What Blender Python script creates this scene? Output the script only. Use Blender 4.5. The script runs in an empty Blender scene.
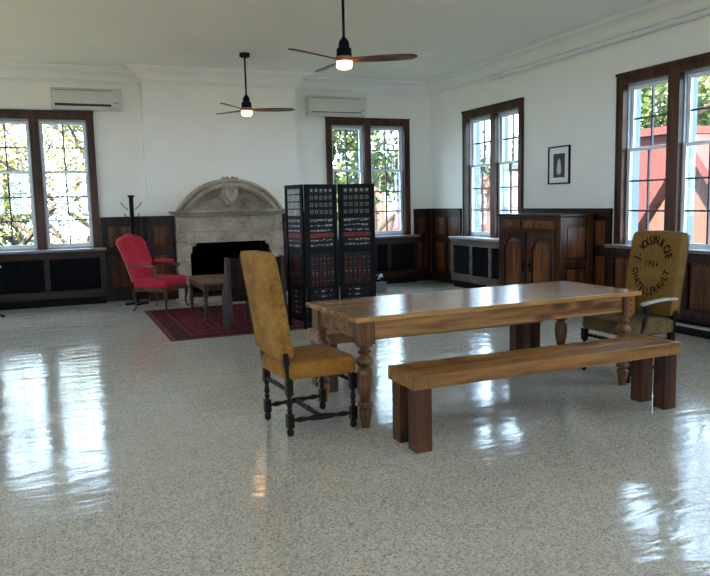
import bpy, bmesh, math, random
from mathutils import Vector, Matrix
random.seed(7)
S = bpy.context.scene
C = S.collection
PI = math.pi
R = math.radians

# ------------------------------------------------------------------ camera
cam_d = bpy.data.cameras.new('camera')
cam = bpy.data.objects.new('camera', cam_d); C.objects.link(cam)
S.camera = cam
FPX, PITCH, ROLL, YAW, CAMH = 720.0, -.1187, -.0223, .3839, 1.5
cam_d.sensor_fit = 'HORIZONTAL'; cam_d.sensor_width = 36.0
cam_d.lens = FPX / 710.0 * 36.0
cam_d.clip_start = .05; cam_d.clip_end = 500
_F0 = Vector((math.sin(YAW), math.cos(YAW), 0)); _R0 = Vector((math.cos(YAW), -math.sin(YAW), 0)); _Z = Vector((0, 0, 1))
_c, _s = math.cos(PITCH), math.sin(PITCH)
_F = _F0*_c + _Z*_s; _U1 = -_F0*_s + _Z*_c
_c, _s = math.cos(ROLL), math.sin(ROLL)
_Rt = _R0*_c + _U1*_s; _U = -_R0*_s + _U1*_c
m = Matrix((( _Rt.x, _U.x, -_F.x, 0), (_Rt.y, _U.y, -_F.y, 0), (_Rt.z, _U.z, -_F.z, CAMH), (0, 0, 0, 1)))
cam.matrix_world = m

# ------------------------------------------------------------------ world, sun, exposure
W = bpy.data.worlds.new('sky'); S.world = W; W.use_nodes = True
bg = W.node_tree.nodes['Background']
bg.inputs['Color'].default_value = (.55, .76, 1.0, 1); bg.inputs['Strength'].default_value = 6.3
sun_d = bpy.data.lights.new('sun', 'SUN'); sun_d.energy = 44.0; sun_d.angle = R(1.0); sun_d.color = (1, .78, .50)
sun = bpy.data.objects.new('sun', sun_d); C.objects.link(sun)
sun.rotation_euler = Vector((.42, .55, -.68)).to_track_quat('-Z', 'Y').to_euler()
S.view_settings.view_transform = 'Standard'; S.view_settings.look = 'None'
S.view_settings.exposure = 1.38; S.view_settings.gamma = 1.0; S.view_settings.use_curve_mapping = False
try:
    S.cycles.use_denoising = True
    S.cycles.max_bounces = 10; S.cycles.diffuse_bounces = 6; S.cycles.glossy_bounces = 4
    S.cycles.transparent_max_bounces = 12; S.cycles.sample_clamp_indirect = 8
except Exception: pass

# room numbers (metres)
YB, XR, XL, YR = 12.15, 6.512, -3.2, -3.6
CEIL, WAINS = 3.65, 1.35
BX0, BX1, BY = 1.29, 3.79, 11.87        # chimney breast

def portal(cx, cy, cz, w, h, nrm):
    d = bpy.data.lights.new('window_portal', 'AREA'); d.shape = 'RECTANGLE'; d.size = w; d.size_y = h
    d.cycles.is_portal = True
    o = bpy.data.objects.new('window_portal', d); C.objects.link(o)
    o.location = (cx, cy, cz); o.rotation_euler = Vector(nrm).to_track_quat('-Z', 'Z').to_euler()

# ------------------------------------------------------------------ materials
def new_mat(name):
    mt = bpy.data.materials.new(name); mt.use_nodes = True
    nt = mt.node_tree; b = nt.nodes['Principled BSDF']
    return mt, nt, b
def setc(b, col, rough=.5, **k):
    b.inputs['Base Color'].default_value = (*col, 1); b.inputs['Roughness'].default_value = rough
    for kk, v in k.items():
        b.inputs[kk.replace('_', ' ')].default_value = v
def mapping(nt, scale, coord='Object'):
    tc = nt.nodes.new('ShaderNodeTexCoord'); mp = nt.nodes.new('ShaderNodeMapping')
    nt.links.new(tc.outputs[coord], mp.inputs[0]); mp.inputs['Scale'].default_value = scale
    return mp.outputs[0]
def noise(nt, vec, scale, detail=4, rough=.5, dist=0):
    n = nt.nodes.new('ShaderNodeTexNoise'); nt.links.new(vec, n.inputs['Vector'])
    n.inputs['Scale'].default_value = scale; n.inputs['Detail'].default_value = detail
    n.inputs['Roughness'].default_value = rough; n.inputs['Distortion'].default_value = dist
    return n.outputs[0]
def ramp(nt, fac, stops):
    r = nt.nodes.new('ShaderNodeValToRGB'); nt.links.new(fac, r.inputs[0])
    e = r.color_ramp.elements
    while len(e) < len(stops): e.new(.5)
    for i, (p, c) in enumerate(stops):
        e[i].position = p; e[i].color = (*c, 1) if len(c) == 3 else c
    return r.outputs[0]
def mixc(nt, fac, a, b, mode='MIX'):
    x = nt.nodes.new('ShaderNodeMix'); x.data_type = 'RGBA'; x.blend_type = mode
    def put(i, v):
        if hasattr(v, 'links'): nt.links.new(v, i)
        elif isinstance(v, (int, float)): i.default_value = v
        else: i.default_value = (*v, 1)
    put(x.inputs[0], fac); put(x.inputs[6], a); put(x.inputs[7], b)
    return x.outputs[2]
def mth(nt, op, a, b=None):
    x = nt.nodes.new('ShaderNodeMath'); x.operation = op
    for i, v in ((0, a), (1, b)):
        if v is None: continue
        if hasattr(v, 'links'): nt.links.new(v, x.inputs[i])
        else: x.inputs[i].default_value = v
    return x.outputs[0]
def bump(nt, b, h, strength, dist=.01):
    n = nt.nodes.new('ShaderNodeBump'); nt.links.new(h, n.inputs['Height'])
    n.inputs['Strength'].default_value = strength; n.inputs['Distance'].default_value = dist
    nt.links.new(n.outputs[0], b.inputs['Normal'])
def plain(name, col, rough=.5, var=.08, scale=6, **k):
    mt, nt, b = new_mat(name); setc(b, col, rough, **k)
    v = noise(nt, mapping(nt, (1, 1, 1)), scale, 3)
    lo = tuple(c*(1-var) for c in col); hi = tuple(min(1, c*(1+var)) for c in col)
    nt.links.new(ramp(nt, v, [(.3, lo), (.7, hi)]), b.inputs['Base Color'])
    return mt
def wood(name, dark, light, axis='X', rough=.4, scale=14, stretch=.08, coat=0, knots=False, spec=.3):
    mt, nt, b = new_mat(name); setc(b, light, rough)
    sc = {'X': (stretch, 1, 1), 'Y': (1, stretch, 1), 'Z': (1, 1, stretch)}[axis]
    v = mapping(nt, sc)
    n1 = noise(nt, v, scale, 8, .65, .6); n2 = noise(nt, v, scale*4, 4, .6)
    f = mth(nt, 'ADD', mth(nt, 'MULTIPLY', n1, .75), mth(nt, 'MULTIPLY', n2, .25))
    col = ramp(nt, f, [(.40, dark), (.50, tuple((a+c)/2 for a, c in zip(dark, light))), (.60, light)])
    if knots:
        sk = {'X': (.35, 1, 1), 'Y': (1, .35, 1), 'Z': (1, 1, .35)}[axis]
        vo = nt.nodes.new('ShaderNodeTexVoronoi'); nt.links.new(mapping(nt, sk), vo.inputs['Vector'])
        vo.inputs['Scale'].default_value = 6.0
        k = ramp(nt, vo.outputs['Distance'], [(.15, (1, 1, 1)), (.27, (0, 0, 0))])
        col = mixc(nt, mth(nt, 'MULTIPLY', k, .75), col, tuple(c*.35 for c in dark))
    nt.links.new(col, b.inputs['Base Color'])
    b.inputs['Specular IOR Level'].default_value = spec
    b.inputs['Coat Weight'].default_value = coat; b.inputs['Coat Roughness'].default_value = .15
    bump(nt, b, n2, .15, .004)
    return mt
def fabric(name, dark, light, scale=60, rough=.9, sheen=.3, low=5):
    mt, nt, b = new_mat(name); setc(b, light, rough)
    v = mapping(nt, (1, 1, 1))
    n = noise(nt, v, scale, 4, .7); l = noise(nt, v, low, 4, .6)
    f = mth(nt, 'ADD', mth(nt, 'MULTIPLY', n, .5), mth(nt, 'MULTIPLY', l, .5))
    nt.links.new(ramp(nt, f, [(.36, dark), (.62, light)]), b.inputs['Base Color'])
    b.inputs['Sheen Weight'].default_value = sheen*.12; b.inputs['Specular IOR Level'].default_value = .15
    bump(nt, b, n, .3, .003)
    return mt

M = {}
M['wall'] = plain('ivory_plaster', (.84, .81, .735), .85, .02, 2)
M['ceiling'] = plain('ceiling_paint', (.82, .80, .755), .9, .02, 2)
M['crown'] = plain('crown_paint', (.80, .79, .74), .55, .02, 2)
M['white'] = plain('sash_paint', (.72, .74, .76), .4, .03, 4)
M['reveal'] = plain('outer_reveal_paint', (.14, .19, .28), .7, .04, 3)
M['dwood'] = wood('dark_panel_wood', (.010, .004, .002), (.038, .015, .007), 'Z', .4, 10, spec=.2)
M['dwood_h'] = wood('dark_panel_wood_level', (.010, .004, .002), (.036, .014, .007), 'X', .4, 10, spec=.2)
M['panel'] = wood('warm_panel_wood', (.028, .009, .003), (.135, .048, .016), 'Z', .4, 9, spec=.2)
M['casing'] = wood('window_casing_wood', (.026, .010, .005), (.10, .040, .020), 'Z', .35, 9, spec=.2)
M['sill'] = plain('grey_sill', (.36, .35, .36), .3, .1, 8)
M['lsill'] = plain('dark_sill', (.15, .13, .13), .3, .1, 8)
M['black'] = plain('black_iron', (.005, .005, .006), .6, .2, 8, Specular_IOR_Level=.12)
M['void'] = plain('firebox_and_gap_black', (.008, .007, .007), .9, .3, 8)  # near-black for the firebox, also the painted shade in the drawer gaps
M['grille'] = plain('grille_metal', (.005, .0055, .008), .7, .2, 8, Specular_IOR_Level=.08)
M['cabinet'] = wood('cabinet_wood', (.040, .012, .004), (.24, .078, .024), 'Z', .35, 9, coat=.05)
M['cabinet_f'] = wood('cabinet_frame_wood', (.014, .004, .002), (.085, .026, .009), 'Z', .35, 9, coat=.05)
M['cabinet_d'] = wood('cabinet_dark_wood', (.010, .004, .002), (.050, .018, .008), 'Z', .35, 9, coat=.05)
M['brass'] = plain('aged_brass', (.22, .16, .09), .35, .2, 20, Metallic=.9)
M['table'] = wood('pine_table_top', (.17, .066, .017), (.44, .225, .075), 'X', .20, 9, coat=.5, knots=True)
M['table_leg'] = wood('pine_table_leg', (.05, .017, .005), (.25, .105, .032), 'Z', .32, 9, coat=.2)
M['apron'] = wood('pine_apron', (.14, .050, .012), (.40, .195, .060), 'X', .35, 9, knots=True)
M['bench'] = wood('bench_plank', (.11, .038, .010), (.32, .142, .040), 'X', .38, 8, knots=True)
M['bench_leg'] = wood('bench_post', (.030, .009, .003), (.125, .042, .012), 'Z', .42, 8, knots=True)
M['chairwood'] = wood('ebony_turned_wood', (.005, .003, .002), (.014, .006, .003), 'Z', .4, 12, spec=.15)
M['velvet'] = fabric('mustard_velvet', (.15, .065, .012), (.34, .165, .032), 45)
M['velvet_seat'] = fabric('mustard_seat_velvet', (.19, .075, .010), (.33, .145, .022), 30)
M['velvet_host'] = fabric('olive_mustard_velvet', (.12, .060, .013), (.205, .112, .026), 45)
M['host_seat'] = fabric('worn_olive_seat', (.07, .040, .014), (.18, .11, .045), 35)
M['armwood'] = plain('pale_arm', (.38, .37, .36), .25, .15, 20)  # one even pale grey for the armrests
M['ink'] = plain('dark_lettering', (.016, .006, .004), .9, .1, 10, Specular_IOR_Level=.05)
M['red'] = fabric('crimson_fabric', (.36, .016, .03), (.50, .032, .055), 70, sheen=.1)
M['nail'] = plain('pale_piping', (.50, .28, .22), .5, .1, 20)
M['walnut'] = wood('carved_walnut', (.035, .012, .004), (.14, .055, .018), 'Z', .35, 12, coat=.1)
M['stable'] = wood('worn_side_table_wood', (.05, .022, .011), (.17, .088, .045), 'Y', .35, 9)
M['stable_leg'] = wood('worn_side_table_leg', (.018, .008, .005), (.07, .032, .017), 'Z', .4, 9)
M['pew'] = wood('dark_pew_wood', (.008, .003, .002), (.034, .013, .008), 'Z', .5, 9, spec=.08)
M['pew_end'] = wood('pew_end_wood', (.022, .015, .014), (.070, .045, .040), 'Z', .5, 9, spec=.15)
M['ac'] = plain('ac_plastic', (.60, .575, .51), .4, .02, 3)
M['ac_dark'] = plain('ac_slot', (.02, .02, .02), .6, .1, 5)
M['fanwood'] = wood('fan_blade_wood', (.05, .018, .010), (.13, .055, .030), 'X', .3, 9)
M['fanhub'] = plain('amber_hub_wood', (.42, .16, .045), .4, .1, 10)
M['pipe'] = plain('white_pipe', (.72, .73, .74), .35, .03, 3)
M['mat'] = plain('picture_mat', (.78, .78, .76), .7, .02, 3)
M['trunk'] = plain('bark', (.010, .007, .006), .9, .3, 8)
M['grass'] = plain('lawn', (.03, .05, .015), .95, .4, 1.5)
M['roof'] = plain('roof_slates', (.10, .09, .10), .8, .2, 5)
M['trimw'] = plain('facade_white', (.075, .075, .078), .6, .03, 3)
M['winb'] = plain('facade_pane', (.05, .06, .075), .3, .2, 1)
M['salmon'] = plain('salmon_render', (.045, .0065, .009), .95, .12, 1.2)
M['greybox'] = plain('grey_box', (.10, .10, .105), .5, .25, 20)
M['whitebag'] = plain('white_paper', (.55, .57, .60), .6, .1, 10)

# stone
mt, nt, b = new_mat('limestone'); setc(b, (.36, .31, .24), .8)
v = mapping(nt, (1, 1, 1)); n = noise(nt, v, 3, 8, .65); n2 = noise(nt, v, 30, 5, .6)
f = mth(nt, 'ADD', mth(nt, 'MULTIPLY', n, .7), mth(nt, 'MULTIPLY', n2, .3))
nt.links.new(ramp(nt, f, [(.36, (.15, .108, .068)), (.48, (.34, .27, .195)), (.62, (.47, .39, .30))]), b.inputs['Base Color'])
bump(nt, b, n2, .4, .006); M['stone'] = mt

# terrazzo floor with waxed, slightly wavy coat
mt, nt, b = new_mat('terrazzo'); setc(b, (.4, .4, .38), .16)
v = mapping(nt, (1, 1, 1))
vo = nt.nodes.new('ShaderNodeTexVoronoi'); nt.links.new(v, vo.inputs['Vector']); vo.inputs['Scale'].default_value = 120
chip = ramp(nt, vo.outputs['Color'], [(.0, (.15, .125, .10)), (.22, (.34, .305, .25)), (.5, (.46, .42, .355)), (.9, (.60, .55, .47))])
big = noise(nt, v, .9, 4, .6)
chip = mixc(nt, 1.0, chip, ramp(nt, big, [(.3, (.86, .86, .87)), (.7, (1, 1, .99))]), 'MULTIPLY')
# fine tile joints, one foot apart
sep = nt.nodes.new('ShaderNodeSeparateXYZ'); nt.links.new(v, sep.inputs[0])
def joint(o, off):
    fr = mth(nt, 'FRACT', mth(nt, 'DIVIDE', mth(nt, 'ADD', o, off), .335))
    return mth(nt, 'LESS_THAN', fr, .010)
jj = mth(nt, 'MAXIMUM', joint(sep.outputs[0], 10.214), joint(sep.outputs[1], 10.1))
chip = mixc(nt, mth(nt, 'MULTIPLY', jj, .22), chip, (.12, .12, .12))
nt.links.new(chip, b.inputs['Base Color'])
wv = noise(nt, mapping(nt, (.55, 1.6, 1)), 3.2, 3, .55, .4)
fine = noise(nt, v, 26, 3, .5)
hh = mth(nt, 'ADD', mth(nt, 'MULTIPLY', wv, 1.0), mth(nt, 'MULTIPLY', fine, .03))
bump(nt, b, hh, .34, .018)
nt.links.new(ramp(nt, noise(nt, v, 1.7, 5, .6), [(.3, (.08,)*3), (.7, (.16,)*3)]), b.inputs['Roughness'])
b.inputs['Specular IOR Level'].default_value = .60
M['floor'] = mt

# brick
mt, nt, b = new_mat('red_brick'); setc(b, (.3, .1, .07), .9)
br = nt.nodes.new('ShaderNodeTexBrick'); mp = nt.nodes.new('ShaderNodeMapping'); tc = nt.nodes.new('ShaderNodeTexCoord')
nt.links.new(tc.outputs['Object'], mp.inputs[0]); mp.inputs['Rotation'].default_value = (R(90), 0, R(90)); nt.links.new(mp.outputs[0], br.inputs[0])
br.inputs['Scale'].default_value = 4; br.inputs['Color1'].default_value = (.050, .0065, .005, 1); br.inputs['Color2'].default_value = (.065, .009, .007, 1)
br.inputs['Mortar'].default_value = (.055, .025, .022, 1); br.inputs['Mortar Size'].default_value = .015
nt.links.new(br.outputs[0], b.inputs['Base Color']); M['brick'] = mt

# leaves
def leafmat(name, a, c):
    mt, nt, b = new_mat(name); setc(b, a, .6)
    n = noise(nt, mapping(nt, (1, 1, 1)), 1.6, 4, .7)
    col = ramp(nt, n, [(.35, a), (.65, c)])
    nt.links.new(col, b.inputs['Base Color'])
    tr = nt.nodes.new('ShaderNodeBsdfTranslucent'); nt.links.new(col, tr.inputs[0])
    mx = nt.nodes.new('ShaderNodeMixShader'); mx.inputs[0].default_value = .45
    nt.links.new(b.outputs[0], mx.inputs[1]); nt.links.new(tr.outputs[0], mx.inputs[2])
    nt.links.new(mx.outputs[0], nt.nodes['Material Output'].inputs[0])
    return mt
M['leaf'] = leafmat('green_leaves', (.010, .024, .005), (.040, .075, .010))
M['leaf_y'] = leafmat('yellow_green_leaves', (.040, .052, .014), (.125, .130, .040))

# window glass: clear thin pane with a faint reflection
mt, nt, b = new_mat('window_glass')
tr = nt.nodes.new('ShaderNodeBsdfTransparent'); tr.inputs[0].default_value = (.97, .98, .98, 1)
gl = nt.nodes.new('ShaderNodeBsdfGlossy'); gl.inputs['Roughness'].default_value = .02
mx = nt.nodes.new('ShaderNodeMixShader'); mx.inputs[0].default_value = .05
nt.links.new(tr.outputs[0], mx.inputs[1]); nt.links.new(gl.outputs[0], mx.inputs[2])
nt.links.new(mx.outputs[0], nt.nodes['Material Output'].inputs[0]); M['glass'] = mt

# warm lamp
mt, nt, b = new_mat('lamp_diffuser'); setc(b, (1, .8, .55), .4)
b.inputs['Emission Color'].default_value = (1, .52, .20, 1); b.inputs['Emission Strength'].default_value = 10; M['lamp'] = mt

# rug
mt, nt, b = new_mat('persian_rug'); setc(b, (.2, .03, .03), .95)
v = mapping(nt, (1, 1, 1)); sep = nt.nodes.new('ShaderNodeSeparateXYZ'); nt.links.new(v, sep.inputs[0])
ax = mth(nt, 'SUBTRACT', 1.02, mth(nt, 'ABSOLUTE', sep.outputs[0])); ay = mth(nt, 'SUBTRACT', 1.30, mth(nt, 'ABSOLUTE', sep.outputs[1]))
ed = mth(nt, 'MINIMUM', ax, ay)
def motif(scale, stops):
    vo = nt.nodes.new('ShaderNodeTexVoronoi'); vo.distance = 'MANHATTAN'; nt.links.new(v, vo.inputs['Vector'])
    vo.inputs['Scale'].default_value = scale; vo.inputs['Randomness'].default_value = .35
    return ramp(nt, vo.outputs['Distance'], stops)
field = motif(9, [(.0, (.30, .17, .11)), (.13, (.015, .012, .025)), (.28, (.11, .013, .012)), (.6, (.14, .020, .016)), (.8, (.03, .008, .012))])
bord = motif(14, [(.0, (.26, .14, .09)), (.2, (.12, .018, .015)), (.45, (.02, .011, .018)), (.7, (.05, .009, .01))])
bands = ramp(nt, ed, [(.0, (.05, .015, .015)), (.05, (.18, .05, .04)), (.07, (.025, .01, .015)), (.26, (.18, .055, .04)), (.29, (.06, .02, .03)), (.32, (0, 0, 0))])
msk_b = mth(nt, 'LESS_THAN', ed, .26); msk_in = mth(nt, 'GREATER_THAN', ed, .31); msk_e = mth(nt, 'GREATER_THAN', ed, .08)
col = mixc(nt, msk_in, bands, field)
col = mixc(nt, mth(nt, 'MULTIPLY', msk_b, msk_e), col, bord)
col = mixc(nt, .18, col, ramp(nt, noise(nt, v, 25, 3, .7), [(.3, (.02, .005, .006)), (.7, (.15, .035, .03))]))
nt.links.new(col, b.inputs['Base Color']); b.inputs['Specular IOR Level'].default_value = .05; M['rug'] = mt

# black and white print: pale standing figure on a dark ground
mt, nt, b = new_mat('monochrome_print'); setc(b, (.1, .1, .1), .4)
v = mapping(nt, (1, 1, 1)); sep = nt.nodes.new('ShaderNodeSeparateXYZ'); nt.links.new(v, sep.inputs[0])
ex = mth(nt, 'DIVIDE', sep.outputs[1], mth(nt, 'SUBTRACT', .062, mth(nt, 'MULTIPLY', sep.outputs[2], .22)))
ez = mth(nt, 'DIVIDE', mth(nt, 'ADD', sep.outputs[2], .02), .135)
d = mth(nt, 'ADD', mth(nt, 'MULTIPLY', ex, ex), mth(nt, 'POWER', mth(nt, 'ABSOLUTE', ez), 4))
nn = noise(nt, v, 45, 5, .7)
d = mth(nt, 'ADD', d, mth(nt, 'MULTIPLY', nn, .9))
nt.links.new(ramp(nt, d, [(.55, (.55, .55, .55)), (.95, (.16, .16, .16)), (1.3, (.012, .012, .012))]), b.inputs['Base Color']); M['print'] = mt

# ------------------------------------------------------------------ mesh building
class MB:
    def __init__(s): s.v = []; s.f = []; s.mi = []; s.T = None; s.cur = 0
    def add(s, vs, fs):
        o = len(s.v)
        if s.T: vs = [s.T(*p) for p in vs]
        s.v += [tuple(p) for p in vs]
        for f in fs: s.f.append(tuple(i+o for i in f)); s.mi.append(s.cur)
        return s
    def box(s, x0, x1, y0, y1, z0, z1):
        if x0 > x1: x0, x1 = x1, x0
        if y0 > y1: y0, y1 = y1, y0
        if z0 > z1: z0, z1 = z1, z0
        vs = [(x0,y0,z0),(x1,y0,z0),(x1,y1,z0),(x0,y1,z0),(x0,y0,z1),(x1,y0,z1),(x1,y1,z1),(x0,y1,z1)]
        return s.add(vs, [(0,3,2,1),(4,5,6,7),(0,1,5,4),(1,2,6,5),(2,3,7,6),(3,0,4,7)])
    def lathe(s, prof, cx=0, cy=0, n=20, axis='Z', z0=0, cz=0):
        # prof: (t, r) along the axis
        vs = []; fs = []
        for t, r in prof:
            for k in range(n):
                a = 2*PI*k/n; c_, s_ = r*math.cos(a), r*math.sin(a)
                if axis == 'Z': vs.append((cx+c_, cy+s_, z0+t))
                elif axis == 'X': vs.append((z0+t, cy+c_, cz+s_))
                else: vs.append((cx+s_, z0+t, cz+c_))
        L = len(prof)
        for i in range(L-1):
            for k in range(n):
                fs.append((i*n+k, i*n+(k+1)%n, (i+1)*n+(k+1)%n, (i+1)*n+k))
        fs.append(tuple(range(n-1, -1, -1))); fs.append(tuple((L-1)*n+k for k in range(n)))
        return s.add(vs, fs)
    def tube(s, pts, r, n=8, r1=None):
        pts = [Vector(p) for p in pts]; L = len(pts); vs = []; fs = []
        for i, p in enumerate(pts):
            d = (pts[min(i+1, L-1)] - pts[max(i-1, 0)]).normalized()
            up = Vector((0, 0, 1)) if abs(d.z) < .9 else Vector((1, 0, 0))
            a = d.cross(up).normalized(); b_ = d.cross(a)
            if isinstance(r, (list, tuple)): rr = r[i]
            else: rr = r if r1 is None else r + (r1-r)*i/(L-1)
            for k in range(n):
                t = 2*PI*k/n; vs.append(p + a*(rr*math.cos(t)) + b_*(rr*math.sin(t)))
        for i in range(L-1):
            for k in range(n): fs.append((i*n+k, (i+1)*n+k, (i+1)*n+(k+1)%n, i*n+(k+1)%n))
        fs.append(tuple(range(n))); fs.append(tuple((L-1)*n+k for k in range(n-1, -1, -1)))
        return s.add(vs, fs)
    def poly(s, pts2, a0, a1, plane='XZ'):
        # extrude a 2D outline from a0 to a1 along the third axis
        n = len(pts2)
        def P(p, a):
            if plane == 'XZ': return (p[0], a, p[1])
            if plane == 'YZ': return (a, p[0], p[1])
            return (p[0], p[1], a)
        vs = [P(p, a0) for p in pts2] + [P(p, a1) for p in pts2]
        fs = [tuple(range(n)), tuple(range(2*n-1, n-1, -1))]
        for i in range(n): fs.append((i, i+n, (i+1) % n+n, (i+1) % n))
        return s.add(vs, fs)
    def cushion(s, cx, cy, cz, sx, sy, sz, e=.28, n=28, mm=16, fn=None):
        def p(c, ee): return math.copysign(abs(c)**ee, c)
        vs = []; fs = []
        for i in range(mm+1):
            ph = -PI/2 + PI*i/mm
            for k in range(n):
                th = 2*PI*k/n + PI/n
                q = (cx+sx*p(math.cos(ph), e)*p(math.cos(th), e), cy+sy*p(math.cos(ph), e)*p(math.sin(th), e), cz+sz*p(math.sin(ph), e))
                vs.append(fn(*q) if fn else q)
        for i in range(mm):
            for k in range(n): fs.append((i*n+k, i*n+(k+1)%n, (i+1)*n+(k+1)%n, (i+1)*n+k))
        return s.add(vs, fs)
    def build(s, name, mat, parent=None, bevel=0, smooth=True, weld=False):
        me = bpy.data.meshes.new(name); me.from_pydata(s.v, [], s.f)
        bm = bmesh.new(); bm.from_mesh(me)
        if weld: bmesh.ops.remove_doubles(bm, verts=bm.verts, dist=1e-5)
        bmesh.ops.recalc_face_normals(bm, faces=bm.faces)
        bm.to_mesh(me); bm.free()
        mats = mat if isinstance(mat, (list, tuple)) else [mat]
        for x in mats: me.materials.append(M[x])
        if len(mats) > 1 and len(me.polygons) == len(s.mi):
            for pl, i in zip(me.polygons, s.mi): pl.material_index = i
        if smooth:
            me.shade_smooth(); me.set_sharp_from_angle(angle=R(35))
        o = bpy.data.objects.new(name, me); C.objects.link(o)
        if parent: o.parent = parent
        if bevel:
            md = o.modifiers.new('bevel', 'BEVEL'); md.width = bevel; md.segments = 2; md.limit_method = 'ANGLE'; md.angle_limit = R(50)
        return o
def thing(name, label, cat, loc=(0, 0, 0), rz=0, group=None):
    o = bpy.data.objects.new(name, None); C.objects.link(o); o.empty_display_size = .1
    o.location = loc; o.rotation_euler = (0, 0, rz); o['label'] = label; o['category'] = cat
    if group: o['group'] = group
    return o
def tag(o, label, cat, group=None, kind=None):
    o['label'] = label; o['category'] = cat
    if group: o['group'] = group
    if kind: o['kind'] = kind
    return o
def struct(name, mb, mat, **k):
    o = mb.build(name, mat, **k); o['kind'] = 'structure'; return o
def dup(root, loc, rz, label, group=None):
    r = root.copy(); C.objects.link(r); r.location = loc; r.rotation_euler = (0, 0, rz); r['label'] = label
    if group: r['group'] = group
    for ch in list(root.children):
        c = ch.copy(); C.objects.link(c); c.parent = r
        for g in list(ch.children):
            d = g.copy(); C.objects.link(d); d.parent = c
    return r

# ------------------------------------------------------------------ room shell
struct('floor', MB().box(XL-.5, XR+.5, YR-.5, YB+.5, -.15, 0), 'floor')
struct('ceiling', MB().box(XL-.5, XR+.5, YR-.5, YB+.5, CEIL, CEIL+.2), 'ceiling')
TH = .24
WZ0, WZ1 = .87, 2.98
def wall(name, u0, u1, holes, T):
    mb = MB(); mb.T = T; u = u0
    for (a, b_, z0, z1) in sorted(holes):
        mb.box(u, a, 0, TH, 0, CEIL)
        if z0 > 0: mb.box(a, b_, 0, TH, 0, z0)
        mb.box(a, b_, 0, TH, z1, CEIL); u = b_
    mb.box(u, u1, 0, TH, 0, CEIL)
    return struct(name, mb, 'wall', smooth=False)
TB = lambda u, d, z: (u, YB+d, z)            # back wall: u = X
TR = lambda u, d, z: (XR+d, u, z)            # right wall: u = Y
TL = lambda u, d, z: (XL-d, u, z)            # left wall
TF = lambda u, d, z: (u, YR-d, z)            # wall behind the camera
g = .06
win_back = [(-1.15, .557), (4.42, 6.034)]
win_right = [(9.224, 10.94), (5.42, 7.225), (1.7, 3.55), (-1.9, -.05)]
win_front_fill = [(-2.6, -.8), (-.3, 1.5), (2.0, 3.8), (4.3, 6.1)]  # unseen windows behind the camera, added for fill light
win_left_fill = [(-2.6, -.8), (.4, 2.2), (3.4, 5.2), (6.4, 8.2), (9.4, 11.2)]  # unseen left-wall windows, added to brighten the room
hole = lambda a, b_: (a+g, b_-g, WZ0, WZ1-g)
FX0, FX1, FZ = 1.90, 3.25, .93
wall('wall_back', XL-TH, XR+TH, [hole(*w) for w in win_back] + [(FX0, FX1, 0, FZ)], TB)
wall('wall_right', YR, YB, [hole(*w) for w in win_right], TR)
wall('wall_left', YR, YB, [hole(*w) for w in win_left_fill], TL)
wall('wall_front', XL-TH, XR+TH, [hole(*w) for w in win_front_fill], TF)
mb = MB()
mb.box(BX0, FX0, BY, YB-.001, 0, CEIL); mb.box(FX1, BX1, BY, YB-.001, 0, CEIL); mb.box(FX0, FX1, BY, YB-.001, FZ, CEIL)
struct('wall_chimney_breast', mb, 'wall', smooth=False)

# crown moulding swept round the room
path = [(XL, YB), (BX0, YB), (BX0, BY), (BX1, BY), (BX1, YB), (XR, YB), (XR, YR), (XL, YR)]
prof = [(0, 3.415), (.028, 3.415), (.032, 3.432), (.022, 3.45), (.045, 3.463), (.055, 3.50), (.085, 3.54), (.13, 3.57), (.165, 3.58), (.165, 3.598), (.20, 3.606), (.235, 3.63), (.24, 3.649), (0, 3.649)]
mb = MB(); vs = []; fs = []; n = len(path); L = len(prof)
for i in range(n):
    p0, p1, p2 = Vector(path[i-1]), Vector(path[i]), Vector(path[(i+1) % n])
    d1 = (p1-p0).normalized(); d2 = (p2-p1).normalized()
    n1 = Vector((d1.y, -d1.x)); n2 = Vector((d2.y, -d2.x))
    for d, z in prof:
        q = p1 + (n1+n2)*d; vs.append((q.x, q.y, z))
for i in range(n):
    j = (i+1) % n
    for k in range(L): fs.append((i*L+k, j*L+k, j*L+(k+1) % L, i*L+(k+1) % L))
mb.add(vs, fs); struct('trim_1', mb, 'crown', smooth=False)

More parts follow.
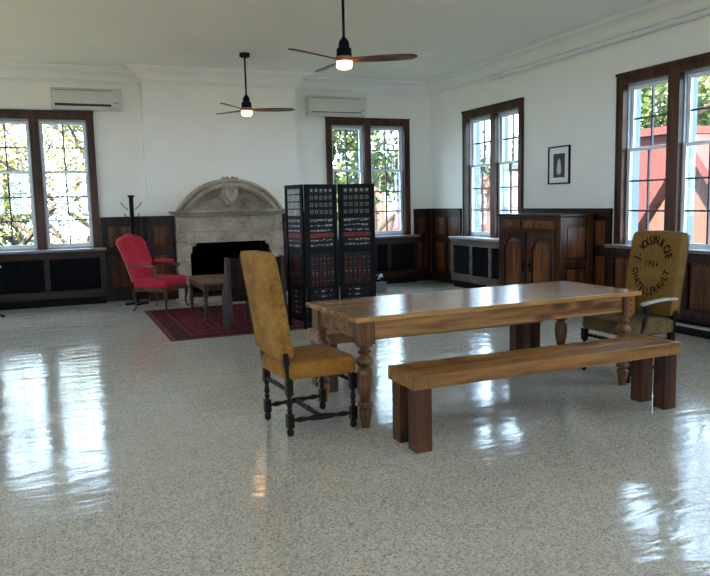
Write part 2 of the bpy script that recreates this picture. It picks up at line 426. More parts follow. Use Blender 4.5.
# ------------------------------------------------------------------ windows
def window(n, T, a, b_, mull, flip=False, light=True):
    """double casement bay of two double-hung sashes; u from a to b_, mull=(m0,m1)"""
    root = bpy.data.objects.new('window_%d' % n, None); C.objects.link(root); root['kind'] = 'structure'
    c = .10; dp = -.035; zt = WZ1; zb = WZ0
    mb = MB(); mb.T = T
    mb.box(a, a+c, dp, .045, zb, zt-.12); mb.box(b_-c, b_, dp, .045, zb, zt-.12)
    mb.box(a, b_, dp, .045, zt-.12, zt); mb.box(mull[0], mull[1], dp+.01, .045, zb, zt-.12)
    mb.box(a-.015, b_+.015, dp-.025, 0, zt-.025, zt+.012)
    mb.box(a-.008, a+.02, dp-.012, 0, zb, zt-.03); mb.box(b_-.02, b_+.008, dp-.012, 0, zb, zt-.03)
    mb.build('casing', 'casing', root, bevel=.004)
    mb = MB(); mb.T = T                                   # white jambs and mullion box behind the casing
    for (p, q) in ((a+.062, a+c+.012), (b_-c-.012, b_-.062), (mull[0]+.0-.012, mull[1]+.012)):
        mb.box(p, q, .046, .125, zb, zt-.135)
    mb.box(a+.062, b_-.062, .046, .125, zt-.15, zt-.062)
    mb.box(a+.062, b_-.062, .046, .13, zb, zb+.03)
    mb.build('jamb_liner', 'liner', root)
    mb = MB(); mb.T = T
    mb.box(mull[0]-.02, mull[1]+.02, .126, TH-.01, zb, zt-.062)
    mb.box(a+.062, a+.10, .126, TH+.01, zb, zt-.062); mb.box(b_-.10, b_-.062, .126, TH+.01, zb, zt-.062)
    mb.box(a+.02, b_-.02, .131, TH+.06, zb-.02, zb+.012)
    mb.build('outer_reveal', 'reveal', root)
    zm = 2.065
    for (p, q) in ((a+c+.012, mull[0]-.012), (mull[1]+.012, b_-c-.012)):
        for nm, z0, z1, d0, rows in (('upper_sash', zm-.02, zt-.15, .086, 2), ('lower_sash', zb+.03, zm+.02, .046, 3)):
            mb = MB(); mb.T = T; st = .042; rb = .055 if nm == 'lower_sash' else .04
            mb.box(p, p+st, d0, d0+.038, z0, z1); mb.box(q-st, q, d0, d0+.038, z0, z1)
            mb.box(p+st, q-st, d0, d0+.038, z0, z0+rb); mb.box(p+st, q-st, d0, d0+.038, z1-.04, z1)
            s_ = mb.build(nm, 'white', root, bevel=.003)
            mb = MB(); mb.T = T; um = (p+q)/2
            mb.box(um-.0105, um+.0105, d0+.008, d0+.032, z0+rb, z1-.04)
            for r_ in range(1, rows):
                z = z0+rb+(z1-.04-z0-rb)*r_/rows; mb.box(p+st, q-st, d0+.010, d0+.030, z-.0105, z+.0105)
            mb.build('muntins', 'muntin', s_)
            mb = MB(); mb.T = T; mb.box(p+st, q-st, d0+.018, d0+.022, z0+rb, z1-.04)
            mb.build('glass_pane', 'glass', s_)
    return root
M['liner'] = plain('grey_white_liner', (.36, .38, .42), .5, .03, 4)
M['muntin'] = plain('dark_muntin_paint', (.035, .037, .045), .5, .05, 4)
def mid(a, b_): return ((a+b_)/2-.062, (a+b_)/2+.062)
window(1, TB, -1.15, .557, (-.358, -.226))
window(2, TB, 4.42, 6.034, (5.145, 5.268))
window(3, TR, 9.224, 10.94, (9.98, 10.11))
window(4, TR, 5.42, 7.225, (6.26, 6.43))
k = 5
for w in win_right[2:]: window(k, TR, *w, mid(*w)); k += 1
for w in win_front_fill: window(k, TF, *w, mid(*w)); k += 1
for w in win_left_fill: window(k, TL, *w, mid(*w)); k += 1
zc, hz = (WZ0+WZ1)/2, WZ1-WZ0
for a, b_ in win_back: portal((a+b_)/2, YB+TH+.08, zc, b_-a, hz, (0, -1, 0))
for a, b_ in win_right: portal(XR+TH+.08, (a+b_)/2, zc, b_-a, hz, (-1, 0, 0))
for a, b_ in win_front_fill: portal((a+b_)/2, YR-TH-.08, zc, b_-a, hz, (0, 1, 0))
for a, b_ in win_left_fill: portal(XL-TH-.08, (a+b_)/2, zc, b_-a, hz, (1, 0, 0))

# ------------------------------------------------------------------ wainscot
trim_n = [2]
def wainscot(T, u0, u1, cols, z1=WAINS, mat=('dwood', 'panel'), base=.14):
    """framed panelling; cols = number of panel columns"""
    mb = MB(); mb.T = T
    mb.cur = 0
    mb.box(u0, u1, -.018, 0, 0, z1-.05)
    mb.box(u0, u1, -.045, -.018, 0, base)                     # plinth
    mb.box(u0, u1, -.055, 0, z1-.05, z1-.02); mb.box(u0, u1, -.075, 0, z1-.02, z1)   # cap
    w = (u1-u0)/cols; st = min(.085, w*.16)
    rails = [(base, base+.05), (.76, .84), (z1-.13, z1-.05)]
    for a, b_ in rails: mb.box(u0, u1, -.036, -.018, a, b_)
    for i in range(cols+1):
        c = u0+w*i; a = max(u0, c-st/2); b_ = min(u1, c+st/2)
        if i == 0: b_ = a+st
        if i == cols: a = b_-st
        mb.box(a, b_, -.0365, -.018, base, z1-.05)
    mb.cur = 1
    for i in range(cols):
        a = u0+w*i+st*.5+.03; b_ = u0+w*(i+1)-st*.5-.03
        if i == 0: a += st*.5
        if i == cols-1: b_ -= st*.5
        for z0, z1_ in ((base+.08, .73), (.87, z1-.16)):
            vs = [(a, -.018, z0), (b_, -.018, z0), (b_, -.018, z1_), (a, -.018, z1_),
                  (a+.03, -.03, z0+.03), (b_-.03, -.03, z0+.03), (b_-.03, -.03, z1_-.03), (a+.03, -.03, z1_-.03)]
            mb.add(vs, [(4, 5, 6, 7), (0, 1, 5, 4), (1, 2, 6, 5), (2, 3, 7, 6), (3, 0, 4, 7)])
    o = mb.build('trim_%d' % trim_n[0], list(mat)); o['kind'] = 'structure'; trim_n[0] += 1
    return o
wainscot(TB, XL, -1.16, 3)
wainscot(TB, .575, BX0-.04, 1)
TBr = lambda u, d, z: (u, BY+d, z)
wainscot(TBr, BX0-.04, 1.69, 1); wainscot(TBr, 3.41, BX1+.04, 1)
wainscot(lambda u, d, z: (BX0+d, u, z), BY, YB-.04, 1)
wainscot(TB, BX1, 4.28, 1)
wainscot(TB, 6.125, XR-.04, 1)
wainscot(TR, 11.04, YB-.04, 2)
wainscot(TR, 7.30, 9.215, 3)
wainscot(TR, 3.6, 5.40, 3); wainscot(TR, 0, 1.68, 3)
wainscot(TL, YR, YB, 16)
wainscot(TF, XL, XR, 12)
for (T, a, b_) in ((TB, -1.14, .56), (TB, 4.42, 6.03), (TR, 9.22, 10.98), (TR, 5.42, 7.28), (TR, 1.7, 3.55), (TR, -3.6, 0)):
    mb = MB(); mb.T = T; mb.box(a, b_, -.02, 0, 0, .85); mb.build('trim_%d' % trim_n[0], 'dwood')['kind'] = 'structure'; trim_n[0] += 1

# ------------------------------------------------------------------ radiator covers
def radiator_cover(T, u0, u1, stiles, dp, label, frame='dwood', louvre=False, sill='sill', group='radiator covers under the windows', ztop=.875, solid=False):
    root = thing('radiator_cover', label, 'radiator cover', (0, 0, 0), 0, group)
    # put the empty at the cover's base
    base = Vector(T((u0+u1)/2, -dp/2, 0)); root.location = base
    def Tl(u, d, z):
        q = Vector(T(u, d, z)) - base; return (q.x, q.y, q.z)
    def mk(): x = MB(); x.T = Tl; return x
    gp = .022
    mb = mk(); mb.box(u0-.03, u1+.03, -dp-.03, -gp, ztop-.035, ztop); mb.build('sill_board', sill, root, bevel=.006)
    mb = mk(); z0, z1 = .12, ztop-.036
    mb.box(u0, u1, -dp, -dp+.03, z1-.11, z1); mb.box(u0, u1, -dp, -dp+.03, z0, z0+.12)
    for s_ in [u0+.04]+list(stiles)+[u1-.04]: mb.box(s_-.04, s_+.04, -dp-.001, -dp+.03, z0+.12, z1-.11)
    mb.box(u0, u0+.025, -dp+.03, -gp, z0, z1); mb.box(u1-.025, u1, -dp+.03, -gp, z0, z1)
    mb.box(u0-.01, u1+.01, -dp-.012, -dp, z1-.03, z1)
    mb.build('frame', frame, root, bevel=.003)
    mb = mk(); mb.box(u0+.01, u1-.01, -dp+.05, -gp, 0, .119); mb.build('plinth', 'black', root)
    ed = [u0+.08] + [x for s_ in stiles for x in (s_-.04, s_+.04)] + [u1-.08]
    for i in range(0, len(ed), 2):
        a, b_ = ed[i], ed[i+1]; mb = mk()
        mb.box(a, b_, -dp+.045, -dp+.05, z0+.12, z1-.11)
        if solid:
            mb.box(a+.03, b_-.03, -dp+.025, -dp+.045, z0+.15, z1-.14); mb.build('front_panel', 'panel', root, bevel=.008); continue
        if louvre:
            z = z0+.135
            while z < z1-.125:
                mb.add([(a, -dp+.012, z), (b_, -dp+.012, z), (b_, -dp+.04, z+.018), (a, -dp+.04, z+.018)], [(0, 1, 2, 3)]); z += .026
        else:
            n_ = int((b_-a)/.05)
            for k in range(n_):
                x = a+(k+.5)*(b_-a)/n_; mb.box(x-.012, x+.012, -dp+.03, -dp+.045, z0+.14, z1-.13)
        mb.build('grille', 'grille', root)
    return root
radiator_cover(TB, -1.22, .60, [-.25], .25, 'dark wooden radiator cover under the left window, with vertical bars', frame='dwood_h', sill='lsill')
radiator_cover(TB, 4.33, 6.09, [5.22, 5.50], .25, 'dark wooden radiator cover under the back window behind the folding screen', frame='dwood_h', sill='lsill')
M['dwood_l'] = wood('grey_brown_cover_wood', (.06, .045, .038), (.17, .13, .11), 'Y', .35, 10)
radiator_cover(TR, 9.08, 11.0, [9.77, 10.345], .25, 'grey-brown louvred radiator cover left of the carved cabinet', frame='dwood_l', louvre=True)
radiator_cover(TR, 5.35, 7.15, [5.95, 6.55], .2, 'long dark panelled radiator cover behind the mustard armchair, under the near window', frame='dwood', sill='lsill', ztop=.905, solid=True)
# low heater box along the right wall
hb = thing('baseboard_heater', 'low black baseboard heater with pale top edge along the right wall', 'heater', (XR-.28, 5.9, 0))
mb = MB(); mb.box(-.07, .02, -1.7, 1.3, 0, .085); mb.build('heater_body', 'black', hb, bevel=.004)
mb = MB(); mb.box(-.075, .02, -1.7, 1.3, .085, .10); mb.build('heater_top', 'sill', hb, bevel=.003)

# white pipe under the crown on the right wall
pr_ = thing('wall_pipe', 'white pipe running along the right wall just under the crown moulding', 'pipe', (XR-.08, 6.0, 3.402))
mb = MB(); mb.tube([(0, 3.98, 0), (0, -8, 0)], .034, 12); mb.tube([(0, 4.0, -.0), (0, 3.9, 0)], .04, 12); mb.build('pipe_run', 'pipe', pr_)
for y in (3.7, .9, -2.0):
    mb = MB(); mb.lathe([(0, .042), (.03, .042)], 0, 0, 14, 'Y', y); mb.box(.0, .069, y, y+.03, -.012, .012); mb.build('pipe_clamp', 'pipe', pr_)

# ------------------------------------------------------------------ fireplace
fp = thing('fireplace', 'carved limestone fireplace with arched pediment on the chimney breast', 'fireplace', (2.575, BY, 0))
fcx = 2.575
def Fp(): return MB()
for sgn, nm in ((-1, 'jamb'), (1, 'jamb')):
    mb = MB()
    i, o = .675, .885
    def bx(x0, x1, y0, z0, z1):
        a, b_ = sorted((sgn*x0, sgn*x1)); mb.box(a, b_, y0, -.001, z0, z1)
    zz = 0
    for z0, z1 in ((0, .27), (.275, .60), (.605, .925)): bx(i, o, -.12, z0, z1)
    bx(i+.062, o-.004, -.100, 1.081, 1.33)
    # corner bracket: quarter curve under the lintel
    pts = [(sgn*i, .925)]
    for k in range(7):
        a = PI/2*k/6; pts.append((sgn*(i-.075*math.cos(a) if False else i-.085+.085*math.sin(a)), .925-.02-.16*(1-math.cos(a)) if False else .925-.17*math.sin(a)))
    mb.poly([(sgn*i, .925), (sgn*(i-.10), .925), (sgn*(i-.10), .87), (sgn*(i-.07), .84), (sgn*(i-.045), .85), (sgn*(i-.03), .80), (sgn*(i-.035), .76), (sgn*i, .72)], -.11, -.03)
    mb.lathe([(0, .03), (.014, .03)], sgn*(i-.06), 0, 14, 'Y', -.122, .885)
    mb.build('jamb', 'stone', fp, bevel=.006)
mb = MB(); mb.box(-.885, .885, -.118, -.001, .926, 1.06); mb.box(-.735, .735, -.15, -.119, .90, 1.075); mb.box(-.87, .87, -.115, -.001, 1.061, 1.08); mb.box(-.735, .735, -.095, -.001, 1.081, 1.33)
mb.build('lintel', 'stone', fp, bevel=.006)
mb = MB()
mb.box(-.90, .90, -.16, -.001, 1.33, 1.362); mb.box(-.94, .94, -.20, -.001, 1.363, 1.385); mb.box(-.975, .975, -.235, -.001, 1.386, 1.42)
mb.build('mantel_shelf', 'stone', fp, bevel=.008)
# segmental pediment
Rw, Hh = .86, .50
rad = (Rw*Rw+Hh*Hh)/(2*Hh); czp = 1.425+Hh-rad
def arc(r, z_min, n=36, rev=False):
    a1 = math.acos(max(-1, min(1, (z_min-czp)/r))); out = []
    for k in range(n+1):
        a = -a1+2*a1*k/n; out.append((r*math.sin(a), czp+r*math.cos(a)))
    return out[::-1] if rev else out
mb = MB()
def band(ro, ri, y0, zmin=1.421):
    o_ = arc(ro, zmin); i_ = arc(ri, zmin); n_ = len(o_); vs = []; fs = []
    for p in o_: vs += [(p[0], y0, p[1]), (p[0], -.001, p[1])]
    for p in i_: vs += [(p[0], y0, p[1]), (p[0], -.001, p[1])]
    for k in range(n_-1):
        a, b_, c, d = 2*k, 2*k+2, 2*n_+2*k, 2*n_+2*k+2
        fs += [(a, b_, d, c), (a, a+1, b_+1, b_), (c, d, d+1, c+1)]
    fs += [(0, 2*n_, 2*n_+1, 1), (2*n_-2, 2*n_-1, 4*n_-1, 4*n_-2)]
    mb.add(vs, fs)
band(rad, rad-.04, -.25); band(rad-.042, rad-.065, -.20); band(rad-.067, rad-.125, -.225); band(rad-.127, rad-.15, -.17)
mb.build('pediment_arch', 'stone', fp)
mb = MB(); mb.poly(arc(rad-.145, 1.421), -.04, -.001); mb.build('tympanum', 'stone', fp)
for s_ in (-1, 1):
    mb = MB(); a, b_ = sorted((s_*.55, s_*.60)); mb.box(a, b_, -.10, -.051, 1.421, 1.60)
    a, b_ = sorted((s_*.60, s_*.68)); mb.box(a, b_, -.13, -.051, 1.421, 1.50)
    mb.build('pediment_block', 'stone', fp, bevel=.006)
# cartouche
ct = None
def shield(w, h, zc_, y0, y1, name, parent):
    pts = []
    for t in range(33):
        a = 2*PI*t/32; x = math.sin(a); z = math.cos(a)
        ww = w*(1-.18*max(0, -z)**1.5); hx = math.copysign(abs(x)**.75, x)*ww
        pts.append((hx*(1-.45*max(0, -z)**3), zc_+h*math.copysign(abs(z)**.85, z)))
    pts = pts[:-1]
    x = MB(); n_ = len(pts); vs = [(p[0], y1, p[1]) for p in pts] + [(p[0]*.86, y0, zc_+(p[1]-zc_)*.88) for p in pts] + [(0, y0-.015, zc_)]
    fs = [(i_, (i_+1) % n_, n_+(i_+1) % n_, n_+i_) for i_ in range(n_)] + [(n_+i_, n_+(i_+1) % n_, 2*n_) for i_ in range(n_)]
    x.add(vs, fs); return x.build(name, 'stone', parent)
ct = shield(.165, .235, 1.70, -.17, -.05, 'cartouche', fp)
shield(.115, .17, 1.71, -.235, -.175, 'shield', ct)
mb = MB()
for s_ in (-1, 1):     # scroll work round the shield
    for (x, z, r_) in ((.10, 1.915, .03), (.15, 1.83, .026), (.155, 1.62, .024), (.09, 1.50, .03), (.04, 1.925, .026)):
        pts = [(s_*(x+r_*math.cos(a)*(1-a/9)), -.20+.004*a, z+r_*math.sin(a)*(1-a/9)) for a in [q*.6 for q in range(11)]]
        mb.tube(pts, .014, 7)
mb.tube([(-.07, -.255, 1.79), (-.02, -.262, 1.70), (0, -.262, 1.62), (.02, -.262, 1.70), (.07, -.255, 1.79)], .008, 6)
mb.tube([(-.05, -.26, 1.80), (0, -.266, 1.77), (.05, -.26, 1.80)], .009, 6)
mb.build('scrollwork', 'stone', ct)
# firebox
w = .675; mb = MB(); yb = YB+.38-BY
mb.add([(-w, .0, .0), (w, .0, .0), (w, yb, 0), (-w, yb, 0), (-w, 0, .93), (w, 0, .93), (w, yb, .93), (-w, yb, .93)],
       [(2, 3, 7, 6), (0, 3, 7, 4), (1, 2, 6, 5), (4, 5, 6, 7)])
mb.box(-w, w, yb, yb+.02, 0, .93); mb.build('firebox', 'void', fp, smooth=False)
mb = MB(); mb.box(-w, w, -.10, yb, .001, .012); mb.build('firebox_floor', 'void', fp)
mb = MB(); mb.box(-.95, .95, -.60, -.125, .0, .018); mb.build('hearth', 'stone', fp, bevel=.004)

# ------------------------------------------------------------------ wall units (air conditioners)
def ac(x0, x1, z0, z1, label, dark):
    t = thing('air_conditioner', label, 'air conditioner', ((x0+x1)/2, YB, z0), 0, 'wall air conditioners'); w = (x1-x0)/2; h = z1-z0
    pr = [(0, .02), (0, h), (-.17, h), (-.20, h-.02), (-.215, h-.06), (-.215, .09), (-.20, .05), (-.16, .012), (-.10, 0), (-.02, 0)]
    mb = MB(); mb.poly(pr, -w, w, 'YZ'); mb.build('housing', 'ac', t, bevel=.008)
    mb = MB(); mb.box(-w+.03, w-.13, -.2172, -.213, h-.045, h-.038); mb.build('panel_seam', 'ac_dark', t)
    mb = MB()
    if dark:
        mb.add([(-w+.04, -.2165, .085), (w-.16, -.2165, .07), (w-.16, -.203, .045), (-w+.04, -.203, .045)], [(0, 1, 2, 3)])
        mb.box(-w+.04, w-.16, -.212, -.19, .045, .08)
    else: mb.box(-w+.05, w-.10, -.2105, -.19, .055, .068)
    mb.build('air_slot', 'ac_dark', t)
    mb = MB(); mb.add([(-w+.05, -.206, .045), (w-.15, -.206, .045), (w-.15, -.155, .002), (-w+.05, -.155, .002), (-w+.05, -.212, .05), (w-.15, -.212, .05)], [(0, 1, 2, 3), (0, 1, 5, 4)]); mb.build('louvre_flap', 'ac', t)
    mb = MB(); mb.box(w-.12, w-.04, -.2175, -.214, .085, .115); mb.build('display', 'sill', t)
ac(-.016, .99, 3.0, 3.32, 'white wall air conditioner above the left window, dark slot open', True)
ac(4.05, 5.125, 2.995, 3.33, 'white wall air conditioner above the back window right of the chimney', False)

# ------------------------------------------------------------------ ceiling fans
def make_fan(label, loc, rz, angs):
    loc = (loc[0], loc[1], loc[2])
    t = thing('ceiling_fan', label, 'ceiling fan', loc, rz, 'ceiling fans')
    zl = -.87
    mb = MB(); mb.lathe([(0, .075), (-.05, .075), (-.062, .05), (-.065, .02)], n=28); mb.build('canopy', 'black', t)
    mb = MB(); mb.lathe([(-.06, .013), (-.62, .013)], n=14); mb.lathe([(-.58, .018), (-.62, .03)], n=16); mb.build('rod', 'black', t)
    mb = MB(); mb.lathe([(-.60, .03), (-.625, .048), (-.68, .052), (-.69, .070), (-.76, .074), (-.775, .070)], n=28); mb.build('motor_housing', 'black', t)
    mb = MB(); mb.lathe([(-.765, .080), (-.775, .092), (-.80, .092), (-.812, .082)], n=28); mb.build('hub', 'fanhub', t)
    mb = MB(); mb.lathe([(-.812, .074), (-.845, .074), (-.868, .068), (-.876, .05), (-.878, .01)], n=28); mb.build('light_diffuser', 'lamp', t)
    for a in angs:
        mb = MB(); top = []; bot = []; n_ = 16
        vs = []; fs = []
        for i in range(n_+1):
            s_ = i/n_; r_ = .07+.63*s_
            wd = .030+.055*math.sin(PI*min(1, s_*1.02)**.8)**.9 if s_ < .93 else .048*math.sqrt(max(0.02, 1-((s_-.93)/.07)**2))
            if s_ < .93: wd = .026+.034*math.sin(PI*(s_*.75))+.0*s_
            tw = -.34+.16*s_; zz = -.795+.012*s_
            for sg in (-1, 1):
                for th_ in (.006, -.006):
                    vs.append((r_, sg*wd, zz+sg*wd*tw+th_))
        for i in range(n_):
            b0 = i*4; b1 = b0+4
            fs += [(b0, b0+2, b1+2, b1), (b0+1, b1+1, b1+3, b0+3), (b0, b1, b1+1, b0+1), (b0+2, b0+3, b1+3, b1+2)]
        fs += [(0, 1, 3, 2), (n_*4, n_*4+2, n_*4+3, n_*4+1)]
        ca, sa = math.cos(a), math.sin(a)
        vs = [(x*ca-y*sa, x*sa+y*ca, z) for x, y, z in vs]
        mb.add(vs, fs); mb.build('blade', 'fanwood', t)
    return t
make_fan('three-bladed ceiling fan nearest the camera, on a long black rod', (2.615, 6.62, CEIL), 0, [R(92), R(204), R(-26)])
make_fan('farther ceiling fan with black canopy, above the fireplace side', (2.585, 10.42, CEIL), 0, [R(-8), R(116), R(228)])

# ------------------------------------------------------------------ cabinet
cw, cd, ch = 1.41, .52, 1.285
cb = thing('carved_cabinet', 'tall carved wooden cabinet with two arched doors against the right wall', 'cabinet', (XR-.085-cd/2, 8.265, 0), R(-90))
hw = cw/2; yf = -cd/2
mb = MB()
mb.box(-hw+.02, hw-.02, yf+.02, cd/2, .08, ch-.035)
for x in (-hw+.045, hw-.045): mb.box(x-.045, x+.045, yf, yf+.09, 0, ch-.035)
for x in (-hw+.045, hw-.045): mb.box(x-.045, x+.045, cd/2-.09, cd/2, 0, ch-.035)
mb.box(-hw+.09, hw-.09, yf, yf+.02, ch-.075, ch-.035); mb.box(-hw+.09, hw-.09, yf, yf+.02, 1.045, 1.085); mb.box(-hw+.09, hw-.09, yf, yf+.02, .08, .16)
mb.box(-.03, .03, yf, yf+.02, .16, 1.045)
for sg in (-1, 1):       # side frames
    x0, x1 = sorted((sg*(hw-.02), sg*(hw-.004)))
    mb.box(x0, x1, yf+.09, cd/2-.09, ch-.14, ch-.035); mb.box(x0, x1, yf+.09, cd/2-.09, .60, .68); mb.box(x0, x1, yf+.09, cd/2-.09, .08, .17)
mb.build('body', 'cabinet_f', cb, bevel=.005)
mb = MB(); mb.box(-hw+.091, hw-.091, yf+.017, yf+.0195, 1.086, ch-.076); mb.build('drawer_gap_shade', 'void', cb)  # thin black plate painting shade into the gaps round the drawers
for sg in (-1, 1):
    for z0, z1 in ((.72, 1.11), (.21, .56)):
        x0, x1 = sorted((sg*(hw-.021), sg*(hw-.010))); mb = MB(); mb.box(x0, x1, yf+.12, cd/2-.12, z0, z1); mb.build('side_panel', 'cabinet', cb, bevel=.006)
mb = MB(); mb.box(-hw-.02, hw+.02, yf-.025, cd/2, ch-.034, ch); mb.build('top', 'cabinet_d', cb, bevel=.008)
def arch_pts(x0, x1, z0, zs, zt, n_=14):
    xm = (x0+x1)/2; hw_ = (x1-x0)/2; pts = [(x0, z0), (x1, z0), (x1, zs)]
    pts += [(x1-.03, zs), (x1-.045, zs+.03)]
    for k in range(n_+1):
        a = PI*k/n_; pts.append((xm+(hw_-.05)*math.cos(a), zs+.03+(zt-zs-.03)*math.sin(a)**.8 if 0 < k < n_ else zs+.03))
    pts += [(x0+.045, zs+.03), (x0+.03, zs), (x0, zs)]
    out = []
    for p in pts:
        if not out or (abs(p[0]-out[-1][0])+abs(p[1]-out[-1][1])) > 1e-4: out.append(p)
    return out
for sg in (-1, 1):
    x0, x1 = sorted((sg*.034, sg*(hw-.094)))
    mb = MB(); mb.cur = 2; mb.box(x0, x1, yf+.008, yf+.02, .165, 1.04)
    # frame built as an outline ring around the arched opening
    inner = arch_pts(x0+.075, x1-.075, .25, .82, .95)
    mb.cur = 1
    ip = [(p[0], yf+.0078, p[1]) for p in inner]; n_ = len(inner)
    xm = (x0+x1)/2; zm_ = .6
    jp = [(xm+(p[0]-xm)*.80, yf-.006, zm_+(p[1]-zm_)*.90) for p in inner]
    mb.add(ip+jp, [tuple(range(n_, 2*n_))])
    mb.cur = 2
    mb.add(ip+jp, [(i_, (i_+1) % n_, n_+(i_+1) % n_, n_+i_) for i_ in range(n_)])
    mb.cur = 0
    mb.box(x0, x0+.06, yf-.012, yf+.008, .165, 1.04); mb.box(x1-.06, x1, yf-.012, yf+.008, .165, 1.04); mb.box(x0+.06, x1-.06, yf-.012, yf+.008, .165, .235)
    # top rail with arched lower edge
    a0, a1 = x0+.06, x1-.06; pts = [(a0, 1.04), (a1, 1.04), (a1, .835), (a1-.035, .835), (a1-.05, .865)]
    hw_ = (a1-a0)/2-.055
    for k in range(1, 14):
        a = PI*k/14; pts.append(((a0+a1)/2+hw_*math.cos(a), .865+.105*math.sin(a)**.8))
    pts += [(a0+.05, .865), (a0+.035, .835), (a0, .835)]
    mb.poly(pts, yf-.012, yf+.008)
    d = mb.build('door', ['cabinet_f', 'cabinet', 'cabinet_d'], cb)
    hx = sg*.075; mb = MB(); mb.lathe([(0, .010), (-.016, .010), (-.024, .017), (-.034, .014)], hx, 0, 12, 'Y', yf-.012, .60)
    mb.box(hx-.013, hx+.013, yf-.015, yf-.012, .50, .68); mb.tube([(hx, yf-.03, .59), (hx+.012, yf-.034, .55), (hx, yf-.032, .51)], .006, 7); mb.build('handle', 'black', d)
for x0, x1 in ((-hw+.10, -.155), (-.125, .125), (.155, hw-.10)):
    mb = MB(); mb.box(x0, x1, yf-.014, yf+.02, 1.095, 1.205); mb.box(x0+.018, x1-.018, yf-.020, yf-.014, 1.112, 1.188)
    d = mb.build('drawer', 'cabinet', cb, bevel=.003); xm = (x0+x1)/2
    mb = MB(); mb.box(xm-.04, xm+.04, yf-.024, yf-.020, 1.14, 1.165)
    mb.tube([(xm-.035, yf-.024, 1.158), (xm-.03, yf-.04, 1.135), (xm, yf-.044, 1.128), (xm+.03, yf-.04, 1.135), (xm+.035, yf-.024, 1.158)], .005, 7); mb.build('drawer_pull', 'brass', d)

# ------------------------------------------------------------------ picture
pc = thing('framed_picture', 'small black-framed monochrome picture on the right wall above the cabinet', 'picture', (XR, 8.37, 1.95))
w, h = .232, .262
mb = MB(); mb.box(-.028, 0, -w, w, h-.018, h); mb.box(-.028, 0, -w, w, -h, -h+.018); mb.box(-.028, 0, -w, -w+.018, -h+.018, h-.018); mb.box(-.028, 0, w-.018, w, -h+.018, h-.018)
mb.build('frame', 'black', pc, bevel=.003)
mb = MB(); mb.box(-.012, -.001, -w+.018, w-.018, -h+.018, h-.018); mb.build('mat_board', 'mat', pc)
mb = MB(); mb.box(-.014, -.0122, -.125, .125, -.17, .16); mb.build('print', 'print', pc)

# ------------------------------------------------------------------ dining table
TX, TY, TA, TL, TW = 1.7096, 4.2314, .0473, 2.472, .899
tb = thing('dining_table', 'long pine farmhouse table with turned legs and glossy plank top', 'table', (TX+TL/2*math.cos(TA)-TW/2*math.sin(TA), TY+TL/2*math.sin(TA)+TW/2*math.cos(TA), 0), TA)
hl, hw = TL/2, TW/2
mb = MB(); n_ = 5
for i in range(n_):
    a = -hw+TW*i/n_; mb.box(-hl+.10, hl-.10, a+.0008, a+TW/n_-.0008, .725, .76)
mb.box(-hl, -hl+.099, -hw, hw, .725, .76); mb.box(hl-.099, hl, -hw, hw, .725, .76)
mb.build('tabletop', 'table', tb, bevel=.0025)
lp = [(.572, .052), (.565, .058), (.555, .056), (.548, .036), (.535, .032), (.527, .040), (.520, .047), (.512, .047), (.505, .036), (.497, .030), (.488, .036), (.475, .051), (.458, .058), (.44, .056), (.425, .046), (.415, .034), (.408, .040), (.400, .047), (.385, .052), (.36, .0555), (.32, .056), (.28, .052), (.24, .044), (.21, .036), (.19, .031), (.182, .036), (.176, .048), (.166, .052), (.152, .051), (.142, .040), (.136, .034), (.13, .040), (.12, .046), (.09, .042), (.04, .033), (.0, .029)][::-1]
for sx in (-1, 1):
    for sy in (-1, 1):
        x, y = sx*(hl-.095), sy*(hw-.085)
        mb = MB(); mb.lathe(lp, x, y, 24); mb.box(x-.057, x+.057, y-.057, y+.057, .572, .7245); mb.build('leg', 'table_leg' if False else 'table_leg', tb, bevel=.003)
for sy in (-1, 1):
    y = sy*(hw-.085); mb = MB(); mb.box(-hl+.153, hl-.153, y-.012+sy*.025, y+.012+sy*.025, .60, .7245); mb.box(-hl+.153, hl-.153, y-.012+sy*.03, y+.012+sy*.03, .60, .612); mb.build('apron', 'apron', tb, bevel=.002)
for sx in (-1, 1):
    x = sx*(hl-.095); mb = MB(); mb.box(x-.012+sx*.025, x+.012+sx*.025, -hw+.143, hw-.143, .60, .7245); mb.build('apron', 'apron_y', tb, bevel=.002) if False else mb.build('apron', 'apron', tb, bevel=.002)
for sx in (-1, 1):
    x, y = sx*(hl-.095), -(hw-.085)
    for z in (.60, .645, .69):
        mb = MB(); mb.lathe([(0, .006), (.003, .006)], x+.02*sx, 0, 8, 'Y', y-.060, z); mb.build('peg', 'chairwood', tb)

# ------------------------------------------------------------------ benches
def make_bench(label, loc, rz, L_=2.12, Wd=.345, Hb=.475):
    t = thing('bench', label, 'bench', loc, rz, 'plank benches')
    hl, hw = L_/2, Wd/2
    mb = MB(); 
    mb.box(-hl+.10, hl-.10, -hw, -.001, Hb-.085, Hb); mb.box(-hl+.10, hl-.10, .001, hw, Hb-.085, Hb)
    mb.box(-hl, -hl+.099, -hw, hw, Hb-.085, Hb); mb.box(hl-.099, hl, -hw, hw, Hb-.085, Hb)
    mb.build('seat', 'bench', t, bevel=.004)
    for sx in (-1, 1):
        for sy in (-1, 1):
            x, y = sx*(hl-.075), sy*(hw-.065)
            mb = MB(); mb.box(x-.055, x+.055, y-.052, y+.052, 0, Hb-.0852); mb.build('leg', 'bench_leg', t, bevel=.004)
    return t
bx_, by_, ba = 1.882, 3.702, .022
bn = make_bench('honey-brown plank bench on the near side of the long table', (bx_+1.03*math.cos(ba)-.172*math.sin(ba), by_+1.03*math.sin(ba)+.172*math.cos(ba), 0), ba)
dup(bn, (1.88+1.03-.02, 5.27+.17, 0), .02, 'far bench mostly hidden behind the long table')

